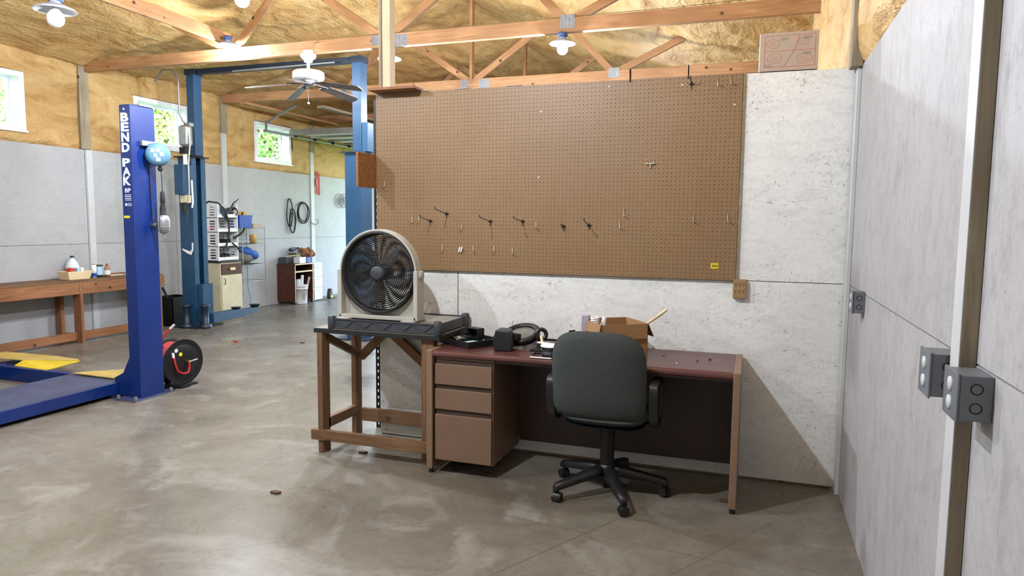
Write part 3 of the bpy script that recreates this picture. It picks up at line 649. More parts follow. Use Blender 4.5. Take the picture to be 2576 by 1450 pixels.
for x, lb in ((-1.281, 'dark strap hook over the partition top, nearer the post'), (-.933, 'dark strap hook over the partition top, nearer the cardboard carton')):
    t = thing('strap_hook', lb, 'hook', (x, -.03, 2.44), 0, 'strap hooks on the partition top')
    MB().tube([(x, -.031, 2.425), (x, -.031, 2.498), (x, -.024, 2.503), (x, -.012, 2.498), (x, -.008, 2.445)], .0045, 6).build('strap', 'black_steel', t)
# chipboard flap at the pegboard end, slotted angle behind it
o = MB().box(-3.076, -3.060, -.262, -.006, 1.787, 2.02).build('chipboard_flap', 'osb_raw', None, .001, 1); tag(o, 'unpainted chipboard flap sticking out from the pegboard edge', 'board')
t = thing('slotted_angle', 'black slotted steel angle standing at the partition end', 'angle post', (-3.145, .14, 0))
zs = [0]; sk2 = set()
for k in range(48): zs += [.025+.05*k, .045+.05*k]
zs += [2.43]
MB().holes([-3.166, -3.152, -3.142, -3.126], zs, {(1, 1+2*k) for k in range(48)}, .003, lambda u, v, w: (u, .13+w, v)).build('front_flange', 'black_steel', t)
MB().box(-3.1285, -3.1255, .1335, .168, 0, 2.43).build('side_flange', 'black_steel', t)
# wall tap, junction boxes
t = thing('wall_tap', 'tan six-outlet wall tap below the pegboard corner', 'outlet', (-.59, 0, 1.115))
MB().box(-.629, -.553, -.036, 0, 1.113, 1.229).build('body', 'tan_plastic', t, .006, 3)
for i in range(3):
    for j in range(2):
        x = -.613+.022*i; z = 1.155+.042*j; g = MB()
        g.box(x-.004, x-.002, -.0368, -.0355, z, z+.010); g.box(x+.003, x+.005, -.0368, -.0355, z, z+.010); g.cyl((x, -.0368, z-.006), (x, -.0355, z-.006), .0028, n=8); g.build('socket_slots', 'dark_slot', t)
def jbox(label, y0, y1, z0, z1, dep, xw=0., conduit=False):
    t = thing('outlet_box', label, 'outlet box', (xw, (y0+y1)/2, z0), 0, 'grey outlet boxes on the corner wall')
    MB().box(xw-dep, xw, y0, y1, z0, z1).build('box', 'outlet_grey', t, .003, 2)
    cv = MB().box(xw-dep-.006, xw-dep, y0-.004, y1+.004, z0-.004, z1+.004).build('cover', 'outlet_grey', t, .002, 2)
    for k in (0, 1):
        zc = z0+(z1-z0)*(.29+.42*k); yc = (y0+y1)/2
        MB().lathe([(.001, -.003), (.017, -.003), (.0175, 0)], (xw-dep-.006, yc, zc), (1, 0, 0), n=16).build('receptacle', 'paint_white', cv)
        MB().torus((xw-dep*.5, y0-.0004, zc), .012, .0014, (0, 1, 0), 18, 5).build('knockout', 'dark_slot', t)
jbox('grey double outlet box in the corner beside the partition', -.665, -.575, 1.13, 1.235, .052)
jbox('grey double outlet box tucked against the far side of the batten', -2.352, -2.245, 1.112, 1.226, .075)
jbox('grey double outlet box on the near side of the batten, closest of the three', -2.585, -2.475, 1.112, 1.218, .068)
# carton on the partition
t = thing('carton', 'pale cardboard carton with red line drawings on the partition top', 'cardboard box', (-.38, .05, 2.44))
bx = MB().box(-.530, -.218, .0, .10, 2.445, 2.662).build('carton_body', 'cardboard_pale', t, .002, 1)
MB().box(-.536, -.5305, .0, .10, 2.443, 2.655).build('end_flap', 'white_plastic', t)
def pline(mb, pts, wd=.0016):
    for (x0, z0), (x1, z1) in zip(pts[:-1], pts[1:]): mb.beam((x0, -.0006, z0), (x1, -.0006, z1), wd, .001, (0, 0, 1)) if abs(x1-x0) > 1e-6 else mb.box(x0-wd/2, x0+wd/2, -.001, .0, min(z0, z1), max(z0, z1))
def pstrip(mb, x0, z0, x1, z1, wd=.0022):
    d = Vector((x1-x0, 0, z1-z0)); n = Vector((-d.z, 0, d.x)).normalized()*wd/2; a = Vector((x0, 0, z0)); b_ = Vector((x1, 0, z1))
    mb.add([a+n+Vector((0, y, 0)) for y in (0,)]+[a-n, b_-n, b_+n], [(0, 1, 2, 3)])
pm_ = MB(); X0, X1, Z0, Z1 = -.505, -.235, 2.467, 2.643
for seg in ((X0, Z0, X1, Z0), (X1, Z0, X1, Z1), (X1, Z1, X0, Z1), (X0, Z1, X0, Z0), (X0, 2.558, X1, 2.558), (-.40, Z0, -.345, 2.558), (-.345, 2.558, -.32, Z1)): pstrip(pm_, *seg)
rd = random.Random(3)
for (cx, cz, rr) in ((-.46, 2.60, .03), (-.30, 2.605, .025), (-.45, 2.515, .032), (-.29, 2.51, .034)):
    pts = [(cx+rr*math.cos(a)*(1+.35*rd.random()), cz+rr*.75*math.sin(a)*(1+.3*rd.random())) for a in [2*PI*k/11 for k in range(11)]]; pts.append(pts[0])
    for p, q in zip(pts[:-1], pts[1:]): pstrip(pm_, *p, *q, .0016)
    for k in range(3): pstrip(pm_, cx-rr*.8, cz-rr*.4+k*.010, cx+rr*.6, cz-rr*.5+k*.013, .0012)
pm_.move(Matrix.Translation((0, -.0008, 0))); po = pm_.build('red_drawing', 'red_print', t, recalc=False); po['kind'] = 'stuff'
gt = MB()
for cx, cz in ((-.40, 2.63), (-.275, 2.632), (-.275, 2.545), (-.485, 2.482)):
    for k in range(4): pstrip(gt, cx-.022, cz-k*.0045, cx+.022-.008*(k == 3), cz-k*.0045, .0018)
gt.move(Matrix.Translation((0, -.0008, 0))); po = gt.build('small_print', 'grey_print', t, recalc=False); po['kind'] = 'stuff'
# ------------------------------------------------------------------ wooden stand
t = thing('wooden_stand', 'rough timber stand with a black top beside the desk', 'stand', (-2.8, -.27, 0))
for x0, x1, y0, y1 in ((-3.262, -3.172, -.487, -.447), (-3.258, -3.178, -.075, -.035), (-2.475, -2.412, -.487, -.40), (-2.475, -2.412, -.075, -.035)):
    p = lum('leg', ((x0+x1)/2, (y0+y1)/2, 0), ((x0+x1)/2, (y0+y1)/2, .815), x1-x0, y1-y0, 'pine_dark', t, PI/2)
MB().box(-3.265, -2.345, -.505, -.02, .815, .845).build('top', 'black_rubber', t, .003, 1)
MB().box(-3.26, -2.35, -.50, -.025, .845, .8475).build('dusty_surface', 'dusty_grey', t)
lum('front_stretcher', (-3.285, -.507, .125), (-2.413, -.507, .125), .038, .07, 'pine_dark', t)
lum('back_stretcher', (-3.175, -.0545, .155), (-2.48, -.0545, .155), .036, .095, 'pine_dark', t)
lum('side_stretcher', (-3.215, -.445, .19), (-3.215, -.08, .19), .036, .07, 'pine_dark', t)
lum('brace', (-3.20, -.44, .775), (-3.20, -.08, .605), .036, .05, 'pine_dark', t)
lum('brace', (-3.18, -.055, .575), (-2.96, -.055, .79), .036, .06, 'pine_dark', t)
lum('brace', (-2.97, -.055, .80), (-2.50, -.055, .43), .036, .062, 'bench_wood', t)
# ------------------------------------------------------------------ grey plastic shelf tier lying on the stand
SZ = .848
t = thing('plastic_shelf', 'dark grey plastic shelf tier lying on the timber stand', 'shelf', (-2.75, -.28, SZ))
SX0, SX1, SY0, SY1 = -3.135, -2.365, -.485, -.045
MB().box(SX0, SX1, SY0, SY1, SZ+.052, SZ+.062).build('deck', 'dusty_grey', t)
for y, nm, d in ((SY0, 'front_rim', -1), (SY1, 'back_rim', 1)):
    MB().box(SX0, SX1, y-.004, y+.004, SZ+.008, SZ+.068).build(nm, 'dark_grey_plastic', t)
    g = MB(); n = 10
    g.box(SX0, SX1, y+d*.004-.006, y+d*.004+.006, SZ+.062, SZ+.070); g.box(SX0, SX1, y+d*.004-.006, y+d*.004+.006, SZ+.004, SZ+.012)
    for k in range(n):
        xa = SX0+.03+(SX1-SX0-.06)*k/n; xb = SX0+.03+(SX1-SX0-.06)*(k+1)/n; za, zb = (SZ+.062, SZ+.012) if k % 2 == 0 else (SZ+.012, SZ+.062)
        g.beam((xa, y+d*.004, za), (xb, y+d*.004, zb), .012, .005)
    g.build('rib_lattice', 'dark_grey_plastic', t)
for x, nm in ((SX0, 'side_rim'), (SX1, 'side_rim')): MB().box(x-.004, x+.004, SY0, SY1, SZ+.008, SZ+.068).build(nm, 'dark_grey_plastic', t)
for x in (SX0, SX1):
    for y in (SY0, SY1): MB().lathe([(.024, 0), (.026, .003), (.027, .078), (.022, .086), (.001, .086)], (x, y, SZ+.001), n=16).build('corner_post', 'dark_grey_plastic', t)
# ------------------------------------------------------------------ round floor fan
FX, FY, FZ, FR = -2.822, -.40, 1.222, .268
t = thing('floor_fan', 'round black-grilled fan in a beige housing on the plastic shelf', 'fan', (FX, FY, SZ+.062))
base = SZ+.066
yb, yf = FY+.040, FY-.035
hs = MB(); n = 40
def arch(r): return [(FX+r*math.cos(PI*k/n), FZ+r*math.sin(PI*k/n)) for k in range(n+1)]
outer = arch(FR+.014); inner = arch(FR)
k0 = len(outer); vs = []
for y in (yf, yb):
    vs += [(x, y, z) for x, z in outer]+[(x, y, z) for x, z in inner]
fs = []
m2 = 2*k0
for k in range(k0-1):
    fs += [(k, k+1, m2+k+1, m2+k), (k0+k, m2+k0+k, m2+k0+k+1, k0+k+1), (k, k0+k, k0+k+1, k+1), (m2+k, m2+k+1, m2+k0+k+1, m2+k0+k)]
fs += [(0, m2, m2+k0, k0), (k0-1, 2*k0-1, m2+2*k0-1, m2+k0-1)]
hs.add(vs, fs, False).build('housing_arch', 'beige_plastic', t, .004, 2)
# lower housing: plate with a round cut-out between the two uprights
lw = MB(); pts_o = []; pts_i = []
hw = FR+.014
for k in range(n+1):
    a = -PI*k/n; pts_i.append((FX+FR*math.cos(a), FZ+FR*math.sin(a)))
    ca, sa = math.cos(a), math.sin(a); s_ = min(hw/max(abs(ca), 1e-6), (FZ-base-.03)/max(-sa, 1e-6)); pts_o.append((FX+s_*ca, FZ+s_*sa))
vs = [(x, y, z) for y in (FY+.01, FY+.03) for x, z in pts_o]+[(x, y, z) for y in (FY+.01, FY+.03) for x, z in pts_i]; kk = n+1; fs = []
for k in range(n): fs += [(k, k+1, 2*kk+k+1, 2*kk+k), (kk+k, 3*kk+k, 3*kk+k+1, kk+k+1), (2*kk+k, 2*kk+k+1, 3*kk+k+1, 3*kk+k)]
lw.add(vs, fs).build('lower_panel', 'beige_plastic', t)
for s in (-1, 1):
    up = MB().box(min(FX+s*(hw-.018), FX+s*(hw+.012)), max(FX+s*(hw-.018), FX+s*(hw+.012)), yf-.01, yb+.012, base+.006, FZ+.02); up.build('upright', 'beige_plastic', t, .005, 2)
    MB().lathe([(.001, .012), (.028, .012), (.032, 0)], (FX+s*(hw+.012), FY+.005, FZ-.01), (s, 0, 0), n=18).build('pivot_cap', 'beige_plastic', t)
MB().box(FX-hw, FX+hw, yf-.01, yb+.05, base+.004, base+.030).build('base_bar', 'beige_plastic', t, .004, 2)
for s in (-1, 1): MB().box(FX+s*.235-.045, FX+s*.235+.045, yf-.045, yb+.06, base-.004, base+.008).build('foot', 'beige_plastic', t, .003, 2)
MB().lathe([(FR-.001, .03), (FR-.001, -.037), (FR-.001, -.038), (FR-.004, -.041), (FR-.012, -.041), (FR-.013, -.041), (.251, -.018), (.247, -.010), (.2465, -.009), (.244, .045), (.244, .046), (FR-.004, .046)], (FX, FY, FZ), (0, 1, 0), n=64).build('rim_ring', 'black_rubber', t)
for y, nm in ((FY-.022, 'front_grille'), (FY+.045, 'rear_grille')):
    g = MB(); bul = -1 if y < FY else 1
    for k in range(15):
        rr = .056+.0127*k; g.torus((FX, y+bul*.018*(1-(rr/.22)**2), FZ), rr, .0037, (0, 1, 0), 48, 5)
    for k in range(16):
        a = 2*PI*k/16; tw = .35
        g.tube([(FX+r*math.cos(a+tw*(r/.22)), y+bul*.018*(1-(r/.22)**2)+bul*-.003, FZ+r*math.sin(a+tw*(r/.22))) for r in (.05, .09, .13, .17, .215, .246)], .0018, 5)
    o = g.build(nm, 'black_plastic', t, recalc=False); o['kind'] = 'stuff'
MB().lathe([(.001, -.052), (.038, -.050), (.046, -.044), (.047, -.036), (.057, -.034), (.058, -.024)], (FX, FY, FZ), (0, 1, 0), n=32).build('hub_cap', 'dark_grey_plastic', t)
MB().lathe([(.001, .02), (.055, .022), (.06, .07), (.045, .09), (.001, .095)], (FX, FY, FZ), (0, 1, 0), n=24).build('motor', 'black_plastic', t)
for k in range(5):
    a0 = R(38+72*k); bl = MB(); rows = 9; cols = 5; vs = []
    for i in range(rows):
        r = .04+.165*i/(rows-1); wdt = (.16+.20*math.sin(PI*min(1, i/(rows-1)*.9+.1)))*1.15
        for j in range(cols):
            u = j/(cols-1)-.5; a = a0+u*wdt*1.6*(1.1-.35*i/(rows-1))+.25*i/(rows-1)
            vs.append((FX+r*math.cos(a), FY+.012+.045*u, FZ+r*math.sin(a)))
    bl.add(vs, [(i*cols+j, i*cols+j+1, (i+1)*cols+j+1, (i+1)*cols+j) for i in range(rows-1) for j in range(cols-1)], True)
    o = bl.build('blade', 'blade_grey', t); sm = o.modifiers.new('thickness', 'SOLIDIFY'); sm.thickness = .003
# ------------------------------------------------------------------ desk
DZT = .773; DY0, DY1 = -.605, -.022
t = thing('office_desk', 'brown office desk with a burgundy top and three drawers', 'desk', (-1.47, -.30, 0))
for x0, x1 in ((-2.388, -2.348), (-.596, -.556)):
    MB().box(x0, x1, DY0, DY1, .03, DZT+.003).build('side_panel', 'desk_edge', t, .006, 3)
    for y in (DY0+.03, DY1-.03): MB().cyl(((x0+x1)/2, y, 0), ((x0+x1)/2, y, .03), .016, n=12).build('glide', 'black_plastic', t)
tp = MB(); prof = [(DY0+.002, .752), (DY0+.004, .742), (DY0+.014, .735), (DY1, .735), (DY1, DZT), (DY0+.022, DZT), (DY0+.010, .768), (DY0+.004, .762)]
tp.prism(prof, 'X', -2.348, -.596); tp.build('desktop', 'burgundy', t)
MB().box(-2.347, -.597, DY0+.05, DY0+.068, .715, .735).build('front_rail', 'desk_brown', t)
MB().box(-1.955, -.597, DY1-.055, DY1-.035, .105, .735).build('modesty_panel', 'desk_brown', t)
PXa, PXb = -2.338, -1.958
MB().box(PXa, PXb, DY0+.035, DY1-.06, .082, .735).build('pedestal', 'desk_tan', t, .002, 1)
for z0, z1 in ((.566, .694), (.412, .537), (.092, .378)):
    d = MB().box(PXa+.003, PXb-.006, DY0+.012, DY0+.034, z0, z1).build('drawer', 'desk_tan', t, .003, 2)
    MB().box(PXa+.006, PXb-.010, DY0+.026, DY0+.0345, z1+.001, z1+.022).build('finger_pull', 'desk_brown', d)
# crumbs on the desk top
for k, (x, y, r) in enumerate(((-.80, -.33, .006), (-.735, -.26, .008), (-.905, -.45, .005), (-1.0, -.25, .005))):
    o = MB().ball((x, y, DZT+r*.5), r*1.3, r, r*.55, 8, 5).build('crumb', 'dirt' if k != 2 else 'white_plastic'); tag(o, ('dark crumb on the bare desk end beside the cardboard box', 'largest dark clod on the bare desk end', 'white speck on the bare desk end near the front edge', 'dark crumb on the desk close to the wall')[k], 'debris', 'debris on the desk')
# ------------------------------------------------------------------ office chair
cx, cy = -1.275, -.515
t = thing('office_chair', 'dark grey fabric swivel chair pushed up to the desk', 'office chair', (cx, cy, 0))
for k in range(5):
    a = R(153+72*k); ca, sa = math.cos(a), math.sin(a); rr = .325
    lg = MB(); rows = []
    for i, (r, z, w_, h_) in enumerate(((.03, .135, .034, .030), (.10, .130, .033, .028), (.20, .112, .029, .024), (.29, .095, .026, .021), (.335, .086, .022, .020), (.348, .076, .016, .018))):
        for (p, q) in ((-1, -.7), (-.7, -1), (.7, -1), (1, -.7), (1, .6), (.55, 1), (-.55, 1), (-1, .6)): rows.append((cx+ca*r-sa*p*w_, cy+sa*r+ca*p*w_, z+q*h_))
    lg.add(rows, [(i*8+j, i*8+(j+1) % 8, (i+1)*8+(j+1) % 8, (i+1)*8+j) for i in range(5) for j in range(8)]+[tuple(range(7, -1, -1)), tuple(range(40, 48))], True)
    lo = lg.build('base_leg', 'black_plastic', t)
    px, py = cx+ca*.330, cy+sa*.330; ta = a+.9*(k-2)
    cs = thing_none = MB(); dx, dy = math.cos(ta), math.sin(ta)
    MB().cyl((px, py, .045), (px, py, .085), .009, n=8).build('caster_stem', 'black_steel', lo)
    for s in (-1, 1): MB().cyl((px+dx*.006*s+dx*0, py+dy*.006*s, .0262), (px+dx*.026*s, py+dy*.026*s, .0262), .026, n=18).build('caster_wheel', 'black_plastic', lo, .003, 2)
    MB().lathe([(.030, -.018), (.030, .018)], (px, py, .0275), (dx, dy, 0), 14, True, .5, 0).build('caster_hood', 'black_plastic', lo)
MB().lathe([(.0, .10), (.052, .10), (.055, .118), (.052, .16), (.040, .172)], (cx, cy, 0), n=24).build('base_hub', 'black_plastic', t)
MB().lathe([(.001, .03), (.022, .03), (.022, .10)], (cx, cy, 0), n=16).build('cylinder_end', 'black_plastic', t)
MB().lathe([(.040, .165), (.041, .30), (.044, .305), (.044, .400), (.052, .405), (.052, .42), (.001, .42)], (cx, cy, 0), n=24).build('gas_lift_cover', 'black_plastic', t)
def pad(w_, h_, th, n_=22, pw=3.2, crown=.35, pw2=None):
    """padded slab in the XZ plane, thickness along Y, rounded outline"""
    mb = MB(); 
    for sd in (1, -1):
        vs = []
        for i in range(n_+1):
            for j in range(n_+1):
                u = 2*i/n_-1; v = 2*j/n_-1; m_ = max(abs(u), abs(v)); q_ = pw2 if (pw2 and v < 0) else pw; l_ = (abs(u)**q_+abs(v)**q_)**(1/q_) if m_ > 0 else 1
                s_ = m_/l_ if l_ else 1; x, z = u*s_, v*s_
                e = max(0, 1-m_**5)**.5; vs.append((x*w_/2, sd*th/2*(e*(1-crown)+crown*e*(1-m_*m_*.6)), z*h_/2))
        mb.add(vs, [(i*(n_+1)+j, (i+1)*(n_+1)+j, (i+1)*(n_+1)+j+1, i*(n_+1)+j+1) for i in range(n_) for j in range(n_)], True)
    return mb
bkp = pad(.525, .50, .085, 26, 3.4, .35, 6.5)
bkp.v = [(x, y+1.05*x*x*-1*-1*.55, z) for x, y, z in bkp.v]            # wraps forward at the sides
bkp.move(Matrix.Translation((-1.297, -.745, .728)) @ Matrix.Rotation(R(6), 4, 'X')); bo = bkp.build('backrest', 'chair_fabric', t)
bs = pad(.50, .47, .03); bs.v = [(x, y+.55*x*x, z) for x, y, z in bs.v]; bs.move(Matrix.Translation((-1.297, -.722, .735)) @ Matrix.Rotation(R(6), 4, 'X')); 
se = pad(.50, .48, .085); se.move(Matrix.Translation((-1.28, -.50, .475)) @ Matrix.Rotation(R(90), 4, 'X')); se.build('seat', 'chair_fabric', t)
sp = pad(.46, .44, .03, 14); sp.move(Matrix.Translation((-1.28, -.50, .432)) @ Matrix.Rotation(R(90), 4, 'X')); sp.build('seat_pan', 'black_plastic', t)
MB().tube([(-1.285, -.55, .425), (-1.288, -.64, .42), (-1.29, -.675, .45), (-1.292, -.672, .56)], .022, 8).build('back_bracket', 'black_steel', t)
for s in (-1, 1):
    xs = -1.285+s*.287
    am = MB(); loop = [(-.70, .60), (-.705, .68), (-.66, .705), (-.45, .70), (-.40, .675), (-.42, .60), (-.47, .46), (-.52, .425), (-.62, .43), (-.67, .48)]
    def sm_loop(L_, it=2):
        for _ in range(it): L_ = [q for a, b in zip(L_, L_[1:]+L_[:1]) for q in ((a[0]*.75+b[0]*.25, a[1]*.75+b[1]*.25), (a[0]*.25+b[0]*.75, a[1]*.25+b[1]*.75))]
        return L_
    lp = sm_loop(loop); k = len(lp); cyy = sum(p[0] for p in lp)/k; czz = sum(p[1] for p in lp)/k; vs = []
    for dx, sc in ((-.024, 1.), (.024, 1.), (.024, .80), (-.024, .80)): vs += [(xs+dx, cyy+(p[0]-cyy)*sc, czz+(p[1]-czz)*sc) for p in lp]
    am.add(vs, [(q*k+i, q*k+(i+1) % k, ((q+1) % 4)*k+(i+1) % k, ((q+1) % 4)*k+i) for q in range(4) for i in range(k)]); am.build('armrest', 'black_plastic', t, .006, 2)
    MB().beam((xs, -.53, .435), (-1.285+s*.12, -.53, .425), .05, .012).build('arm_bracket', 'black_steel', t)
MB().tube([(-1.22, -.45, .415), (-1.05, -.42, .405), (-1.02, -.42, .40)], .006, 6).build('lever', 'black_plastic', t)
# ------------------------------------------------------------------ things on the desk
Z = DZT+.001
t = thing('tool_tray', 'open black tool tray full of cables at the desk end', 'tray', (-2.235, -.29, Z), R(-30))
def loc(mb, *a, **k): return mb.build(*a, world=False, **k)
W2, D2 = .155, .125
loc(MB().box(-W2, W2, -D2, D2, 0, .006), 'tray_floor', 'black_plastic', t)
for x0, x1, y0, y1 in ((-W2-.006, -W2, -D2-.006, D2+.006), (W2, W2+.006, -D2-.006, D2+.006)): loc(MB().box(x0, x1, y0, y1, 0, .042), 'tray_wall', 'black_plastic', t, bev=.002)
for y in (-D2-.003, D2+.003): loc(MB().beam((-W2, y, .021), (W2, y, .021), .006, .042), 'tray_wall', 'black_plastic', t, bev=.002)
loc(MB().box(-.02, -.016, -D2, D2, 0, .030), 'divider', 'black_plastic', t)
def coil(c, r, n_, turns, rad, seed):
    rd = random.Random(seed); pts = []
    for i in range(n_*turns): a = 2*PI*i/n_; q = r*(.8+.35*rd.random()); pts.append((c[0]+q*math.cos(a), c[1]+q*.7*math.sin(a), c[2]+.004*i/n_+.012*rd.random()))
    return MB().tube(pts, rad, 5)
t2 = thing('cable', 'coil of pale wire in the black tool tray', 'cable', (-2.32, -.25, Z+.006)); coil((-2.32, -.25, Z+.016), .05, 12, 3, .0025, 1).build('wire', 'zinc', t2); coil((-2.30, -.23, Z+.025), .055, 12, 2, .003, 2).build('cord', 'black_rubber', t2)
t2 = thing('cable', 'tangle of black cable between the tool tray and the wall', 'cable', (-2.12, -.2, Z)); coil((-2.06, -.27, Z+.008), .05, 14, 4, .0045, 3).build('cord', 'black_rubber', t2)
t2 = thing('power_adapter', 'black open box standing in the back of the tool tray', 'plastic box', (-2.24, -.17, Z+.006), R(-25))
loc(MB().holes([-.055, -.045, .045, .055], [0, .012, .072, .08], {(1, 1)}, .06, lambda u, v, w: (u, w-.03, v)), 'shell', 'black_plastic', t2, bev=.002); loc(MB().box(-.045, .045, .02, .026, .012, .072), 'back_plate', 'dark_slot', t2)
t2 = thing('glue_tube', 'pale blue and white tube lying in the tool tray', 'tube', (-2.17, -.38, Z+.012), R(25)); loc(MB().tube([(-.055, 0, .008), (.0, 0, .012), (.05, 0, .016)], [.012, .014, .003], 10), 'tube_body', 'tube_blue', t2); loc(MB().cyl((-.075, 0, .007), (-.055, 0, .008), .008, n=10), 'cap', 'white_plastic', t2)
t2 = thing('metal_clip', 'small steel clip beside the pale tube in the tool tray', 'clip', (-2.10, -.33, Z+.01)); MB().torus((-2.11, -.34, Z+.030), .012, .004, (1, .3, .6), 16, 6).build('ring', 'grey_steel', t2); MB().beam((-2.105, -.345, Z+.02), (-2.06, -.30, Z+.038), .012, .008).build('jaw', 'grey_steel', t2)
# magnifier style device
t = thing('desk_magnifier', 'black wedge-shaped device with a round glass ring on the desk', 'magnifier', (-1.95, -.40, Z), R(8))
bd = MB(); sec = [(-.055, 0), (.052, 0), (.060, .055), (.040, .125), (-.045, .130), (-.062, .065)]
vs = [(x, -.075, z) for x, z in sec]+[(x*.86, .055, z*1.0) for x, z in sec]; bd.add(vs, [(5, 4, 3, 2, 1, 0), (6, 7, 8, 9, 10, 11)]+[(i, (i+1) % 6, 6+(i+1) % 6, 6+i) for i in range(6)]); loc(bd, 'body', 'black_plastic', t, bev=.008, seg=3)
rg = MB(); cc = Vector((.075, .17, .070)); ax = Vector((-.1, -.35, .93)).normalized()
rg.lathe([(.110, -.020), (.118, -.018), (.120, .018), (.108, .022), (.090, .020), (.086, .004), (.090, -.014), (.110, -.020)], cc, ax, 36); loc(rg, 'ring', 'black_plastic', t)
loc(MB().lathe([(.001, .012), (.05, .010), (.088, .004)], cc, ax, 32), 'lens', 'lens_grey', t)
loc(MB().beam((.03, .04, .075), (.05, .09, .065), .09, .05), 'neck', 'black_plastic', t, bev=.01)
t = thing('tape_roll', 'flat brown roll lying behind the tool tray', 'roll', (-2.04, -.12, Z)); MB().lathe([(.03, 0), (.085, 0), (.085, .035), (.03, .035), (.03, 0)], (-2.04, -.12, Z), n=28).build('roll', 'dirt', t)
# clamp lamp with a dial
t = thing('clamp_meter', 'black round instrument with a white dial beside the chair back', 'instrument', (-1.64, -.49, Z))
MB().lathe([(.001, 0), (.06, 0), (.065, .02), (.055, .028), (.058, .05), (.066, .058), (.001, .058)], (-1.62, -.50, Z), n=28).build('body', 'black_plastic', t)
MB().lathe([(.066, .058), (.070, .062), (.05, .068), (.001, .072)], (-1.62, -.50, Z), n=28).build('dial', 'white_plastic', t)
MB().tube([(-1.68, -.53, Z+.015), (-1.705, -.545, Z+.018)], .006, 8).build('knob_stem', 'black_plastic', t); MB().ball((-1.715, -.55, Z+.018), .012, n=10, m=6).build('knob', 'black_plastic', t); MB().beam((-1.72, -.45, Z+.068), (-1.64, -.47, Z+.066), .03, .006).build('pointer', 'white_plastic', t)
t = thing('hand_vise', 'black loop-handled clamp with a pale stem behind the dial', 'clamp', (-1.74, -.28, Z))
MB().torus((-1.755, -.27, Z+.085), .032, .013, (.5, -.8, .1), 22, 8).build('loop_handle', 'black_plastic', t); MB().tube([(-1.75, -.29, Z+.08), (-1.725, -.33, Z+.02), (-1.70, -.36, Z+.006)], .009, 8).build('stem', 'cream', t); MB().box(-1.79, -1.70, -.40, -.26, Z, Z+.010).build('foot', 'black_steel', t, .002)
MB().tube([(-1.765, -.27, Z+.055), (-1.77, -.28, Z+.006)], .012, 8).build('leg', 'black_plastic', t)
t = thing('steel_bar', 'thin black bar with two thumb screws along the wall on the desk', 'bar', (-1.75, -.06, Z)); MB().box(-1.99, -1.50, -.075, -.055, Z+.012, Z+.026).build('rod', 'black_steel', t, .002)
for x in (-1.93, -1.62):
    MB().lathe([(.010, 0), (.010, .03), (.018, .032), (.018, .042), (.006, .046), (.006, .06), (.001, .06)], (x, -.065, Z), n=12).build('thumb_screw', 'black_steel', t); MB().beam((x-.02, -.065, Z+.056), (x+.02, -.065, Z+.056), .006, .012).build('screw_wing', 'black_steel', t)
t = thing('set_square', 'thumb-screw holder standing on the desk against the wall', 'holder', (-1.60, -.09, Z)); MB().cyl((-1.60, -.10, Z), (-1.60, -.10, Z+.085), .006, n=8).build('stem', 'grey_steel', t); MB().beam((-1.62, -.10, Z+.088), (-1.58, -.10, Z+.095), .012, .012).build('head', 'black_steel', t); MB().lathe([(.02, 0), (.02, .008), (.001, .01)], (-1.60, -.10, Z), n=12).build('foot', 'black_steel', t)
t = thing('ruler_strip', 'thin pale strip at the front edge of the desk near the chair', 'strip', (-1.68, -.575, Z)); MB().box(-1.73, -1.60, -.592, -.570, Z, Z+.003).build('strip', 'white_plastic', t)
# cardboard box with open flaps
t = thing('cardboard_box', 'open cardboard box with folded-out flaps on the desk', 'cardboard box', (-1.284, -.335, Z), R(35.5))
h_, a_ = .205, .145
for nm, b in (('box_floor', MB().box(-a_, a_, -a_, a_, 0, .004)), ('box_side', MB().box(-a_, a_, -a_, -a_+.004, 0, h_)), ('box_side', MB().box(-a_, a_, a_-.004, a_, 0, h_)), ('box_side', MB().box(-a_, -a_+.004, -a_, a_, 0, h_)), ('box_side', MB().box(a_-.004, a_, -a_, a_, 0, h_))): loc(b, nm, 'cardboard', t)
def flap(axis, s, droop, ln=.095):
    e = a_+.001; c_, s_ = math.cos(droop), math.sin(droop); q = []
    for u, v in ((-a_+.004, 0), (a_-.004, 0), (a_-.012, ln), (-a_+.012, ln)):
        o_ = e+v*c_; z = h_-v*s_; q.append((u, s*o_, z) if axis == 'Y' else (s*o_, u, z))
    n_ = Vector((0, s*s_, c_)) if axis == 'Y' else Vector((s*s_, 0, c_))
    vs = q+[tuple(Vector(p)+n_*.004) for p in q]; loc(MB().add(vs, [(0, 1, 2, 3), (7, 6, 5, 4), (0, 4, 5, 1), (1, 5, 6, 2), (2, 6, 7, 3), (3, 7, 4, 0)]), 'flap', 'cardboard', t)
flap('Y', -1, R(84), .085); flap('X', 1, R(62), .09); flap('X', -1, R(82), .06); flap('Y', 1, R(80), .09)
t = thing('spiral_bulb', 'clear pack with a white spiral bulb poking out of the cardboard box', 'light bulb', (-1.42, -.36, Z+.1))
pts = [(-1.395+.022*math.cos(a), -.37+.022*math.sin(a), Z+.175+.0075*a/ (2*PI)*1.6) for a in [k*PI/6 for k in range(0, 54)]]
MB().tube(pts, .0055, 6).build('glass_spiral', 'white_plastic', t); MB().cyl((-1.395, -.37, Z+.07), (-1.395, -.37, Z+.172), .026, .024, 14).build('bulb_base', 'white_plastic', t); MB().cyl((-1.395, -.37, Z+.008), (-1.395, -.37, Z+.07), .014, .02, 10).build('screw_cap', 'chrome', t)
MB().box(-1.475, -1.43, -.375, -.335, Z+.05, Z+.236).build('clear_pack', 'purple_pack', t, .004)
MB().cyl((-1.36, -.33, Z+.15), (-1.345, -.32, Z+.226), .020, .012, 10).build('cone_tip', 'white_plastic', t)
